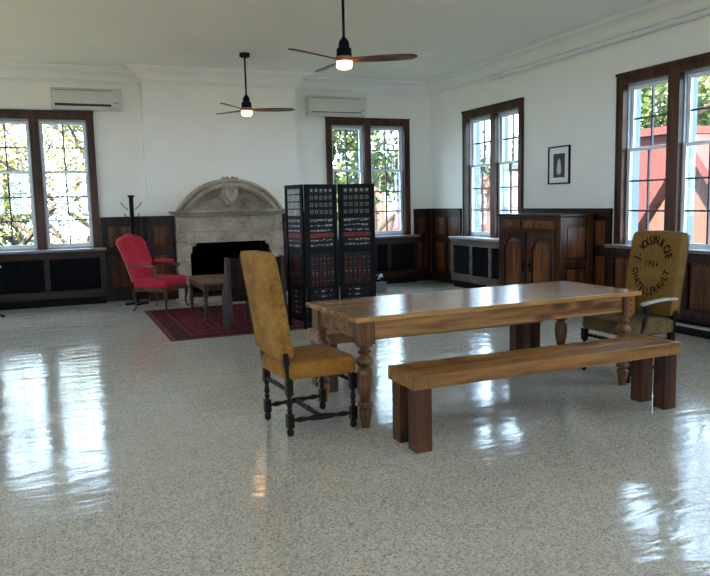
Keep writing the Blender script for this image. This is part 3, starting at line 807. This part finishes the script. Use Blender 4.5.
# ------------------------------------------------------------------ high-backed chairs
def spindle(L_, r=.016, n_=24):
    """turned profile for a stretcher with end blocks"""
    out = []
    for i in range(n_+1):
        s_ = i/n_; t = s_*L_
        e = min(s_, 1-s_)
        rr = r*(.75+.5*abs(math.sin(PI*s_*5))) if e > .12 else r*.8
        if abs(s_-.5) < .06: rr = r*1.55
        out.append((t, rr))
    return out
def twist(mb, p0, p1, r=.011, turns=5):
    p0, p1 = Vector(p0), Vector(p1); d = p1-p0; L_ = d.length; dn = d.normalized()
    up = Vector((0, 0, 1)) if abs(dn.z) < .9 else Vector((1, 0, 0)); a = dn.cross(up).normalized(); b_ = dn.cross(a)
    N = 48
    for ph in (0, PI):
        pts = []
        for i in range(N+1):
            s_ = i/N; th = 2*PI*turns*s_+ph
            pts.append(p0+d*s_+a*(r*.62*math.cos(th))+b_*(r*.62*math.sin(th)))
        mb.tube(pts, r*.72, 6)
legprof = [(0, .014), (.012, .021), (.03, .023), (.045, .018), (.055, .0225)]
def leg_part(x, y, top, arm_h=None):
    mb = MB(); mb.lathe([(0, .015), (.01, .022), (.028, .024), (.042, .020), (.05, .018), (.058, .02)], x, y, 14)
    q = .022
    mb.box(x-q, x+q, y-q, y+q, .055, .145)
    mb.lathe([(0, .017), (.01, .013), (.025, .020), (.04, .013), (.06, .021), (.085, .016), (.105, .012), (.115, .019), (.125, .017)], x, y, 14, 'Z', .145)
    mb.box(x-q, x+q, y-q, y+q, .27, top)
    return mb
def make_chair(label, loc, rz, vel, seatm, arms=False, group='high-backed upholstered chairs', depth=.44, wf=.50, wr=.42):
    # local +X is the front
    t = thing('high_back_chair', label, 'chair', loc, rz, group)
    hx = depth/2; hf, hr = wf/2, wr/2
    for sy in (-1, 1):
        mb = leg_part(hx, sy*hf, .37)
        mb.build('leg', 'chairwood', t)
        mb = leg_part(-hx, sy*hr, .37)
        # raked upper post
        q = .02
        mb.add([(-hx-q, sy*hr-q, .37), (-hx+q, sy*hr-q, .37), (-hx+q, sy*hr+q, .37), (-hx-q, sy*hr+q, .37),
                (-hx-q-.035, sy*hr-q, .62), (-hx+q-.035, sy*hr-q, .62), (-hx+q-.035, sy*hr+q, .62), (-hx-q-.035, sy*hr+q, .62)],
               [(0, 1, 5, 4), (1, 2, 6, 5), (2, 3, 7, 6), (3, 0, 4, 7), (4, 5, 6, 7), (3, 2, 1, 0)])
        mb.build('leg', 'chairwood', t)
        # side stretcher
        mb = MB(); n_ = 20; pts = []; rs = []
        for i in range(n_+1):
            s_ = i/n_; pts.append((-hx+.02+(depth-.04)*s_, sy*(hr+(hf-hr)*s_), .10)); e = min(s_, 1-s_)
            rs.append(.011 if e < .06 else (.021 if abs(s_-.5) < .08 else .011+.008*abs(math.sin(PI*s_*4))))
        mb.tube(pts, rs, 10); mb.build('stretcher', 'chairwood', t)
    mb = MB(); twist(mb, (0, -(hr+hf)/2+.02, .10), (0, (hr+hf)/2-.02, .10), .014, 5); mb.lathe([(-.03, .015), (0, .022), (.03, .015)], 0, 0, 12, 'Y', 0, .10); mb.build('stretcher', 'chairwood', t)
    mb = MB(); twist(mb, (-hx, -hr+.02, .30), (-hx, hr-.02, .30), .013, 4); mb.build('stretcher', 'chairwood', t)
    mb = MB(); twist(mb, (hx, -hf+.02, .32), (hx, hf-.02, .32), .013, 5); mb.build('stretcher', 'chairwood', t)
    # seat
    def fn(x, y, z):
        s_ = (x+hx)/(depth)
        k = (hr+.03+(hf-hr)*max(0, min(1, s_)))/(hf+.03)
        zz = z + (.018*(1-(x/(hx+.04))**2)*(1-(y/(hf+.04))**2) if z > .43 else 0)
        return (x, y*k, zz)
    mb = MB(); mb.cushion(0, 0, .428, hx+.035, hf+.03, .060, .22, 36, 16, fn); mb.build('seat', seatm, t)
    # back
    zb, zt = .50, 1.19
    def fb(x, y, z):
        s_ = (z-zb)/(zt-zb); lean = -.085*s_ - .02*s_*s_
        thick = 1-.10*s_
        xx = x*thick
        return (-hx-.005+xx+lean, y*(1+.03*s_), z + (.012*(1-(y/hr)**2) if s_ > .9 else 0))
    mb = MB(); mb.cushion(0, 0, (zb+zt)/2, .048, hr+.022, (zt-zb)/2, .15, 40, 24, fb); bk = mb.build('backrest', vel, t)
    mb = MB()     # cord along the rear edge of the back
    pts = [fb(-.046, -(hr+.021), zb+.03+(zt-zb-.06)*k/12) for k in range(13)]
    pts += [fb(-.046, (hr+.021)*(k/6-1), zt-.006) for k in range(1, 12)] + [fb(-.046, hr+.021, zt-.03-(zt-zb-.06)*k/12) for k in range(13)]
    mb.tube(pts, .0045, 6); mb.build('piping', vel, bk)
    if arms:
        for sy in (-1, 1):
            mb = MB(); vs = []; fs = []
            st = [(-hx-.03, .655, .020), (-hx+.10, .660, .024), (-.02, .652, .024), (.05, .644, .026), (.10, .636, .026), (.115, .630, .018)]
            for (x, z, w_) in st:
                y = sy*(hr+.02+(hf-hr)*(x+hx)/depth)
                vs += [(x, y-w_, z-.014), (x, y+w_, z-.014), (x, y+w_, z+.010), (x, y-w_, z+.010)]
            for i in range(len(st)-1):
                b0 = 4*i
                fs += [(b0+j, b0+(j+1) % 4, b0+4+(j+1) % 4, b0+4+j) for j in range(4)]
            fs += [(3, 2, 1, 0), tuple(4*(len(st)-1)+j for j in range(4))]
            mb.add(vs, fs); mb.build('armrest', 'armwood', t, bevel=.006)
            y = sy*(hf+.028); mb = MB(); mb.tube([(.12, y-sy*.01, .40), (.10, y, .46), (.06, y-sy*.01, .54), (.07, y-sy*.02, .59), (.085, sy*(hr+.03), .63)], [.018, .020, .016, .018, .015], 10); mb.build('arm_support', 'chairwood', t)
    return t, fb, bk, hr
make_chair('mustard velvet high-back chair at the left end of the table', (1.492, 4.60, 0), R(5), 'velvet', 'velvet_seat')
hc, fb, bk, hr = make_chair('olive-mustard high-back armchair with printed lettering at the right end of the table', (4.385, 4.715, 0), R(180), 'velvet_host', 'host_seat', arms=True, depth=.46, wf=.52, wr=.50)

# lettering on the armchair back (read from the front)
def glyph(ch, size):
    cu = bpy.data.curves.new('glyph', 'FONT'); cu.body = ch; cu.size = size; cu.align_x = 'CENTER'; cu.align_y = 'CENTER'; cu.extrude = .0006
    cu.offset = size*.03; cu.resolution_u = 3
    o = bpy.data.objects.new('glyph', cu); C.objects.link(o)
    dg = bpy.context.evaluated_depsgraph_get(); me = bpy.data.meshes.new_from_object(o.evaluated_get(dg))
    vs = [tuple(v.co) for v in me.vertices]; fs = [tuple(p.vertices) for p in me.polygons]
    bpy.data.objects.remove(o); bpy.data.curves.remove(cu); bpy.data.meshes.remove(me)
    return vs, fs
mb = MB()
ZC = .905
def put(ch, size, px, pz, rot, sx=.72):
    if ch == ' ': return
    vs, fs = glyph(ch, size); out = []
    for x, y, z in vs:
        x *= sx
        a = px + x*math.cos(rot)-y*math.sin(rot); h = pz + x*math.sin(rot)+y*math.cos(rot)
        # viewer in front sees local +Y to the left... front is +X, so right of viewer = +Y
        q = fb(.0488, a, ZC+h)
        out.append((q[0]+.0006+z, a, ZC+h))
    mb.add(out, fs)
txt = 'J. VOISIN & CIE'; Rx, Rz = .180, .195; n_ = len(txt)
for i, chh in enumerate(txt):
    a = R(168)-R(146)*i/(n_-1); put(chh, .098, Rx*math.cos(a), .02+Rz*math.sin(a), a-PI/2)
for i, chh in enumerate('1904'): put(chh, .070, (i-1.5)*.040, .015, 0)
txt = 'CHATELLERAULT'; n_ = len(txt)
for i, chh in enumerate(txt):
    a = R(192)+R(156)*i/(n_-1); put(chh, .086, Rx*1.0*math.cos(a), -.0+Rz*1.12*math.sin(a), a+PI/2)
mb.build('lettering', 'ink', bk, smooth=False)

# ------------------------------------------------------------------ red armchair
rc = thing('red_armchair', 'crimson upholstered armchair with carved wooden arms left of the fireplace', 'armchair', (1.29, 10.82, .004), R(-40))
hx, hy = .25, .27
def cab(x, y, sx, sy, h=.33):
    mb = MB(); pts = []; rs = []
    for z, o_, r_ in ((h, 0, .034), (h-.05, .012, .033), (h-.12, .010, .024), (.14, -.002, .017), (.07, -.004, .014), (.035, .008, .016), (.016, .022, .021), (.0155, .035, .014)):
        pts.append((x+sx*o_, y+sy*o_, z)); rs.append(r_)
    mb.tube(pts, rs, 10); return mb
for sx in (-1, 1):
    for sy in (-1, 1): cab(sx*hx, sy*hy, sx, sy*.6).build('leg', 'walnut', rc)
mb = MB()
def scal(a, b_, n_=14): return [(a+(b_-a)*i/n_, .30-.022*abs(math.sin(PI*3*i/n_))) for i in range(n_+1)]
for sy in (-1, 1):
    y = sy*(hy+.012); mb.poly([(-hx, .345), (hx, .345)]+scal(hx, -hx), y-.012, y+.012)
for sx in (-1, 1):
    x = sx*(hx+.012); mb.poly([(-hy, .345), (hy, .345)]+scal(hy, -hy), x-.012, x+.012, 'YZ')
mb.build('seat_rail', 'walnut', rc)
mb = MB(); mb.cushion(.01, 0, .405, hx+.045, hy+.045, .068, .30, 32, 14, lambda x, y, z: (x, y, z+(.02*(1-(x/.32)**2)*(1-(y/.36)**2) if z > .42 else 0))); mb.build('seat', 'red', rc)
mb = MB()
def frb(x, y, z):
    s_ = (z-.40)/.66; lean = -.20*s_-.03*s_*s_
    k = 1-.12*(1-s_); crest = 0
    if s_ > .6: crest = (s_-.6)/.4*(.045*math.exp(-(y/.13)**2) - .035*max(0, abs(y)/.29-.70)/.3)
    return (-hx+.0+x+lean, y*k, z+crest)
mb.cushion(0, 0, .73, .048, .31, .33, .22, 40, 24, frb); rbk = mb.build('backrest', 'red', rc)
mb = MB()
pts = [frb(-.030, -.31, .42+.60*k/14) for k in range(15)]+[frb(-.030, .31*(k/9-1), 1.052) for k in range(1, 18)]+[frb(-.030, .31, 1.02-.60*k/14) for k in range(15)]
mb.tube(pts, .007, 6)
mb.build('piping', 'nail', rbk)
for sy in (-1, 1):
    mb = MB(); y0 = sy*(hy+.015)
    mb.tube([(-hx-.09, sy*.27, .655), (-hx+.06, y0, .662), (.04, y0+sy*.012, .645), (.12, y0+sy*.012, .635), (.15, y0+sy*.012, .618)], [.018, .022, .022, .027, .020], 10)
    mb.tube([(.12, y0+sy*.01, .63), (.10, y0+sy*.004, .56), (.13, y0, .48), (.19, y0, .42), (.20, y0, .335)], [.020, .017, .018, .022, .024], 10)
    mb.build('arm', 'walnut', rc)
    mb = MB(); mb.cushion(-.11, y0+sy*.003, .686, .17, .038, .028, .5, 20, 10); mb.build('arm_pad', 'red', rc)

# ------------------------------------------------------------------ side table in front of the fireplace
st_ = thing('coffee_table', 'low worn wooden coffee table between red armchair and fireplace bench', 'table', (1.93, 9.80, .004), 0)
mb = MB(); 
for k in range(3): mb.box(-.31+.62*k/3+.001, -.31+.62*(k+1)/3-.001, -.60, .62, .475, .50)
mb.build('tabletop', 'stable', st_, bevel=.003)
for sx in (-1, 1):
    for sy in (-1, 1):
        x, y = sx*.27, sy*.56
        mb = MB(); mb.box(x-.028, x+.028, y-.028, y+.028, .33, .4745)
        mb.lathe([(0, .016), (.03, .022), (.05, .026), (.065, .018), (.09, .026), (.12, .028), (.135, .018), (.155, .025), (.18, .029), (.22, .029), (.26, .022), (.27, .028), (.30, .026), (.331, .020)], x, y, 14); mb.build('leg', 'stable_leg', st_)
mb = MB()
for sx in (-1, 1): mb.box(sx*.285-.008, sx*.285+.008, -.53, .53, .40, .4745)
for sy in (-1, 1): mb.box(-.24, .24, sy*.575-.008, sy*.575+.008, .40, .4745)
mb.build('apron', 'stable_leg', st_)

# ------------------------------------------------------------------ pew
pw = thing('pew', 'dark wooden pew with rounded bench ends, its back to the camera', 'pew', (2.13, 8.55, .004))
hl = .36
def pend():
    pts = [(-.17, .016), (.20, .016), (.21, .10), (.205, .42), (.10, .52), (.035, .60), (-.005, .80)]
    for k in range(9):
        a = PI*k/8; pts.append((-.06+.055*math.cos(a), .82+.055*math.sin(a)))
    pts.append((-.155, .40)); return pts
for sx in (-1, 1):
    a, b_ = sorted((sx*hl, sx*(hl-.05))); mb = MB(); mb.poly([(y, z) for y, z in pend()], a, b_, 'YZ'); mb.build('end_board', 'pew_end', pw, bevel=.008)
mb = MB(); mb.box(-hl+.051, hl-.051, -.125, -.085, .83, .862); mb.box(-hl+.051, hl-.051, -.12, -.095, .76, .83); mb.box(-hl+.051, hl-.051, -.135, -.11, .44, .50)
mb.box(-hl+.051, hl-.051, -.112, -.10, .50, .76)
mb.build('backrest', 'pew', pw, bevel=.004)
mb = MB(); mb.box(-hl+.051, hl-.051, -.14, .18, .40, .435); mb.build('seat', 'pew', pw, bevel=.004)
mb = MB(); mb.box(-hl+.051, hl-.051, .10, .12, .32, .399); mb.build('seat_rail', 'pew', pw)

# rug
mb = MB(); mb.box(-1.02, 1.02, -1.30, 1.30, 0, .004)
rg = mb.build('persian_rug', 'rug'); rg.location = (2.06, 9.42, .0); tag(rg, 'dark red patterned rug under the coffee table and pew', 'rug')
rg.rotation_euler = (0, 0, R(.5))

# ------------------------------------------------------------------ folding screen with book spines
M['bk_black'] = plain('black_leather', (.007, .006, .006), .45, .3, 20, Specular_IOR_Level=.2)
M['bk_red'] = plain('red_leather', (.20, .018, .014), .5, .25, 25, Specular_IOR_Level=.2)
M['bk_dred'] = plain('oxblood_leather', (.04, .006, .005), .5, .3, 25, Specular_IOR_Level=.2)
M['bk_gold'] = plain('gilt_tooling', (.26, .22, .17), .4, .3, 30)
M['bk_cream'] = plain('cream_label_and_glint', (.30, .28, .24), .6, .2, 30)  # pale label colour, also the painted glint on the first panel
fs_ = thing('folding_screen', 'black folding screen painted with rows of old book spines', 'folding screen', (3.05, 8.2, .004))
SH = 1.715
def panel(p0, p1, seed):
    p0 = Vector((p0[0]-3.05, p0[1]-8.2)); p1 = Vector((p1[0]-3.05, p1[1]-8.2)); d = (p1-p0); L_ = d.length; d.normalize(); nn = Vector((d.y, -d.x))  # towards the camera
    T = lambda u, v_, z: (p0.x+d.x*u+nn.x*v_, p0.y+d.y*u+nn.y*v_, z)
    rnd = random.Random(seed)
    mb = MB(); mb.T = T; fw = .045; g_ = .006
    mb.box(g_, fw, -.014, .014, 0, SH); mb.box(L_-fw, L_-g_, -.014, .014, 0, SH); mb.box(fw, L_-fw, -.014, .014, SH-.05, SH); mb.box(fw, L_-fw, -.014, .014, .09, .15)
    mb.box(fw, L_-fw, -.008, .002, .15, SH-.05)
    p = mb.build('panel', 'black', fs_, bevel=.002)
    mb = MB(); mb.T = T; a, b_ = fw+.02, L_-fw-.02; w_ = b_-a
    def book(u0, u1, z0, z1, m_): mb.cur = m_; mb.box(u0, u1, .002, .009, z0, z1)
    def gilt(u0, u1, z0, z1, m_=3): mb.cur = m_; mb.box(u0, u1, .009, .0098, z0, z1)
    # four rows of small upright volumes with gilt labels
    for r_ in range(4):
        z0 = 1.37+.085*(3-r_)-.02
        for c_ in range(5):
            u0 = a+w_*c_/5+.006; u1 = a+w_*(c_+1)/5-.006; book(u0, u1, z0, z0+.072, 4 if seed == 1 else 0)  # first panel's small volumes are cream to imitate light glinting off them
            um = (u0+u1)/2; lb = .30*(u1-u0); q = rnd.uniform(-.004, .004)
            gilt(um-lb, um+lb, z0+.052+q, z0+.056+q); gilt(um-lb, um+lb, z0+.020+q, z0+.024+q)
            gilt(um-lb, um-lb+.004, z0+.022+q, z0+.054+q, 3); gilt(um+lb-.004, um+lb, z0+.022+q, z0+.054+q, 3)
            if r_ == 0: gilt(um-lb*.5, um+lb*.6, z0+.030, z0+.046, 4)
    # six rows of volumes lying flat, one row red
    for r_ in range(6):
        z0 = 1.26-.058*r_; mm = 1 if r_ == 3 else 0; hh = .044
        if mm: book(a, b_, z0, z0+hh+.004, 1)
        else: book(a, b_, z0, z0+hh, 0)
        u = a+.01
        while u < b_-.02:
            l_ = rnd.uniform(.012, .05)
            gilt(u, min(u+l_, b_-.01), z0+.012+rnd.uniform(0, .014), z0+.018+rnd.uniform(0, .016)+.004, 3 if not mm else 2); u += l_+rnd.uniform(.006, .02)
        if r_ == 0: gilt(a, b_, z0+hh-.006, z0+hh-.002, 4)
    # tall upright volumes
    n_ = 6
    for c_ in range(n_):
        u0 = a+w_*c_/n_+.004; u1 = a+w_*(c_+1)/n_-.004; z0, z1 = .50, .89
        book(u0, u1, z0, z1, 0 if c_ % 3 else 2); um = (u0+u1)/2
        gilt(um-.012, um+.012, z0+.05, z1-.06, 2)
        for z in (.56, .63, .70, .77, .83): gilt(u0+.012, u1-.012, z, z+.005, 3 if rnd.random() < .6 else 1)
        gilt(um-.006, um+.006, .655, .675, 4)
    # loose volumes at the foot
    for r_ in range(5):
        z0 = .17+.062*r_; book(a+rnd.uniform(0, .03), b_-rnd.uniform(0, .03), z0, z0+.048, [0, 2, 0, 0, 0][r_])
        um = (a+b_)/2; gilt(um-.025, um+.022, z0+.014, z0+.030, 3 if r_ % 2 else 4)
        for _ in range(4):
            u = rnd.uniform(a+.03, b_-.05); gilt(u, u+.02, z0+.018, z0+.026, 1 if rnd.random() < .5 else 3)
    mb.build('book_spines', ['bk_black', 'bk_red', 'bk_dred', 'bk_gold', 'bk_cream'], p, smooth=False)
P = [(2.545, 8.50), (2.635, 8.07), (3.095, 8.19), (3.545, 8.07)]
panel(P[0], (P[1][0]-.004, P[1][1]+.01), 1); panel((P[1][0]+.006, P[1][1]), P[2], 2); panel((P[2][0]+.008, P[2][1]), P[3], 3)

# ------------------------------------------------------------------ coat stand
cs = thing('coat_stand', 'black coat stand with small hooks behind the red armchair', 'coat stand', (1.01, 11.55, 0))
mb = MB(); mb.box(-.030, .030, -.030, .030, .03, 1.66); mb.box(-.045, .045, -.045, .045, 1.645, 1.68); mb.build('post', 'black', cs, bevel=.004)
mb = MB(); mb.box(-.17, .17, -.05, .05, 0, .03); mb.box(-.05, .05, -.17, .17, 0, .029); mb.build('foot', 'black', cs, bevel=.003)
for (z, L_) in ((1.46, .09), (1.33, .05)):
    for dx, dy in ((1, 0), (-1, 0), (0, -1)):
        mb = MB(); mb.tube([(dx*.05, dy*.05, z), (dx*(.05+L_*.6), dy*(.05+L_*.6), z+L_*.5), (dx*(.055+L_), dy*(.055+L_), z+L_*1.05)], .006, 7)
        mb.lathe([(0, .006), (.01, .012), (.02, .006)], dx*(.055+L_), dy*(.055+L_), 8, 'Z', z+L_*1.0); mb.build('hook', 'black', cs)

# ------------------------------------------------------------------ small things at the edges
bxx = thing('storage_box', 'small grey box on the floor just right of the folding screen', 'box', (4.80, 10.88, 0), R(8))
mb = MB(); mb.box(-.11, .11, -.10, .10, 0, .155); mb.build('body', 'greybox', bxx, bevel=.005)
mb = MB(); mb.box(-.118, .118, -.108, .108, .156, .178); mb.build('lid', 'greybox', bxx, bevel=.004)
bd = thing('cloth_bundle', 'dark bundle with white folds lying on the small grey box', 'bundle', (4.80, 10.88, .178), R(20))
mb = MB(); mb.cushion(0, 0, .06, .095, .075, .06, .8, 20, 12, lambda x, y, z: (x+.02*math.sin(z*60), y+.015*math.sin(x*50), z)); mb.build('dark_cloth', 'black', bd)
mb = MB(); mb.tube([(-.06, -.07, .05), (-.02, -.085, .10), (.02, -.07, .125), (.05, -.05, .10), (.08, -.04, .07)], [.01, .02, .015, .02, .01], 8); mb.build('white_fold', 'whitebag', bd)

ps = thing('pedestal_stand', 'dark claw-footed pedestal stand cut off by the left edge of the picture', 'stand', (-1.07, 11.15, 0))
mb = MB(); mb.lathe([(.10, .03), (.14, .045), (.20, .03), (.35, .022), (.50, .03), (.62, .024), (.655, .05)], n=18); mb.build('column', 'chairwood', ps)
for k in range(3):
    a = R(-10+120*k); mb = MB(); mb.tube([(.02*math.cos(a), .02*math.sin(a), .16), (.10*math.cos(a), .10*math.sin(a), .13), (.19*math.cos(a), .19*math.sin(a), .05), (.235*math.cos(a), .235*math.sin(a), .022), (.26*math.cos(a), .26*math.sin(a), .022)], [.022, .020, .018, .021, .016], 8); mb.build('foot', 'chairwood', ps)
mb = MB(); mb.lathe([(.655, .17), (.665, .18), (.675, .175)], n=28); mb.build('top', 'chairwood', ps)
cl = thing('white_cloth', 'crumpled white cloth on the pedestal stand at the left edge of the picture', 'cloth', (-1.0, 11.12, .678))
mb = MB(); mb.cushion(0, 0, .03, .17, .13, .03, .7, 24, 12, lambda x, y, z: (x+.015*math.sin(y*60), y, z+.012*math.sin(x*55))); mb.build('folds', 'whitebag', cl)

# ------------------------------------------------------------------ outdoors
GZ = -3.2
o = MB().box(-60, 90, -50, 120, GZ-.2, GZ).build('ground', 'grass'); o['kind'] = 'structure'
def facade(name, label, X0, X1, Y0, Y1, z1, cols, rows, mat='brick', side=True):
    t = thing(name, label, 'building', (X0, Y0, GZ))
    w, l, h = X1-X0, Y1-Y0, z1-GZ
    mb = MB(); mb.box(0, w, 0, l, 0, h); mb.build('wall', mat, t)
    mb = MB(); mb.box(-.25, w+.1, -.25, l+.1, h, h+.3); mb.build('cornice', 'trimw', t)
    for c_ in range(cols):
        for r_ in range(rows):
            y = l*(c_+.5)/cols; z = h*(r_+.5)/rows; ww, hh_ = .55, .85
            mb = MB(); mb.box(-.06, 0, y-ww-.12, y+ww+.12, z-hh_-.12, z+hh_+.12); f = mb.build('window', 'trimw', t)
            mb = MB()
            for (a, b_) in ((-ww, -.04), (.04, ww)):
                for (c0, c1) in ((-hh_, -.04), (.04, hh_)): mb.box(-.075, -.061, y+a, y+b_, z+c0, z+c1)
            mb.build('pane', 'winb', f)
    mb = MB(); mb.poly([(0, h+.3), (w, h+.3), (w/2, h+1.6)], 0, l); o_ = mb.build('roof', 'roof', t)
    return t
facade('brick_building', 'long red brick building with white windows seen through the right-hand windows', 18, 24, 25.2, 60, 3.0, 9, 2)
t = thing('red_annex', 'plain red rendered annex filling the lower near window', 'building', (15, 14.6, GZ))
mb = MB(); mb.box(0, 5, 0, 4.6, 0, 6.3); mb.build('wall', 'salmon', t)
mb = MB(); mb.box(-.15, 5.1, -.15, 4.75, 6.3, 6.5); mb.build('parapet', 'salmon', t)
mb = MB(); mb.poly([(-.0, 1.2), (1.4, 1.2), (1.4, 3.0)]+[(.7+.7*math.cos(a), 3.0+.7*math.sin(a)) for a in [PI*k/10 for k in range(11)]]+[(.0, 3.0)], -.06, 0, 'YZ'); fr_ = mb.build('arched_window', 'trimw', t)
mb = MB(); mb.poly([(.15, 1.35), (1.25, 1.35), (1.25, 3.0)]+[(.7+.55*math.cos(a), 3.0+.55*math.sin(a)) for a in [PI*k/10 for k in range(11)]]+[(.15, 3.0)], -.075, -.061, 'YZ'); mb.build('pane', 'winb', fr_)
t = thing('gabled_porch', 'small brick gabled porch with pale bargeboards in the rightmost pane', 'porch', (13.3, 10.9, GZ))
mb = MB(); mb.poly([(0, 0), (3, 0), (3, 3.7), (1.5, 5.6), (0, 3.7)], 0, 1.5, 'YZ'); mb.build('wall', 'brick', t)
mb = MB(); mb.poly([(-.25, 3.5), (1.5, 5.75), (3.25, 3.5), (3.25, 3.8), (1.5, 6.05), (-.25, 3.8)], -.25, 1.5, 'YZ'); mb.build('roof', 'salmon', t)
mb = MB(); mb.box(-.06, 0, 1.9, 2.7, 1.6, 3.4); f = mb.build('window', 'trimw', t)
mb = MB(); mb.box(-.075, -.061, 2.0, 2.6, 1.7, 3.3); mb.build('pane', 'winb', f)

def tree(name, label, x, y, h, crown_r, nleaf, mat, leaf=.16, seed=0, low=.35, cat='tree'):
    rnd = random.Random(seed); t = thing(name, label, cat, (x, y, GZ)); mb = MB(); tips = []
    def branch(p, d, L_, r, lv):
        pts = [p]; rs = [r]; q = p.copy(); dd = d.copy()
        for i in range(4):
            dd = (dd+Vector((rnd.uniform(-.22, .22), rnd.uniform(-.22, .22), rnd.uniform(-.05, .16)))).normalized(); q = q+dd*L_/4; pts.append(q.copy()); rs.append(r*(1-.16*(i+1)))
        mb.tube(pts, rs, 6 if lv else 9)
        if lv >= 3: tips.extend(pts[1:]); return
        if lv == 2: tips.extend(pts[2:])
        for k in range(3 if lv else 6):
            s_ = rnd.choice(pts[2:]) if lv else pts[1+k % 4]
            a = rnd.uniform(0, 2*PI); nd = (dd*.55+Vector((math.cos(a), math.sin(a), rnd.uniform(.05, .5)))*.8).normalized()
            branch(s_, nd, L_*rnd.uniform(.5, .7), r*.5, lv+1)
    branch(Vector((0, 0, 0)), Vector((0, 0, 1)), h*.62, .05*h**.5+.06, 0)
    mb.build('trunk', 'trunk', t)
    mb = MB(); vs = []; fs = []
    for i in range(nleaf):
        c = rnd.choice(tips); q = Vector(c)+Vector((rnd.gauss(0, 1), rnd.gauss(0, 1), rnd.gauss(0, .8)))*crown_r
        a = Vector((rnd.gauss(0, 1), rnd.gauss(0, 1), rnd.gauss(0, 1))).normalized()*leaf*rnd.uniform(.6, 1.3); b_ = a.cross(Vector((rnd.gauss(0, 1), rnd.gauss(0, 1), rnd.gauss(0, 1)))).normalized()*leaf*.55
        o_ = len(vs); vs += [q-a, q+b_, q+a, q-b_]; fs.append((o_, o_+1, o_+2, o_+3))
    mb.add(vs, fs); mb.build('foliage', mat, t, smooth=False)
    return t
tree('tree', 'sparse yellow-green tree outside the left window, left pane', -1.5, 20, 9.5, .42, 5500, 'leaf_y', .07, 3)
tree('tree', 'bare-branched tree with few leaves outside the left window, right pane', 1.0, 29.5, 12, .55, 6500, 'leaf_y', .095, 5)
tree('tree', 'low dense hazy tree behind the others outside the left window', -1.4, 41, 9.0, .8, 4500, 'leaf_y', .15, 31)
tree('tree', 'bushy green tree filling the back window, left pane', 7.3, 20, 10, .6, 8500, 'leaf', .13, 11)
tree('tree', 'green tree rising in front of the brick building, back window right pane', 12.9, 29.3, 10.5, .55, 7000, 'leaf', .15, 13)
tree('tree', 'tall leafy tree rising behind the red annex, near window', 22.5, 20.3, 12, .7, 6500, 'leaf', .18, 17)
tree('tree', 'yellow-green tree rising far behind the gabled porch, rightmost pane', 31, 27.2, 15, .9, 6000, 'leaf_y', .22, 19)
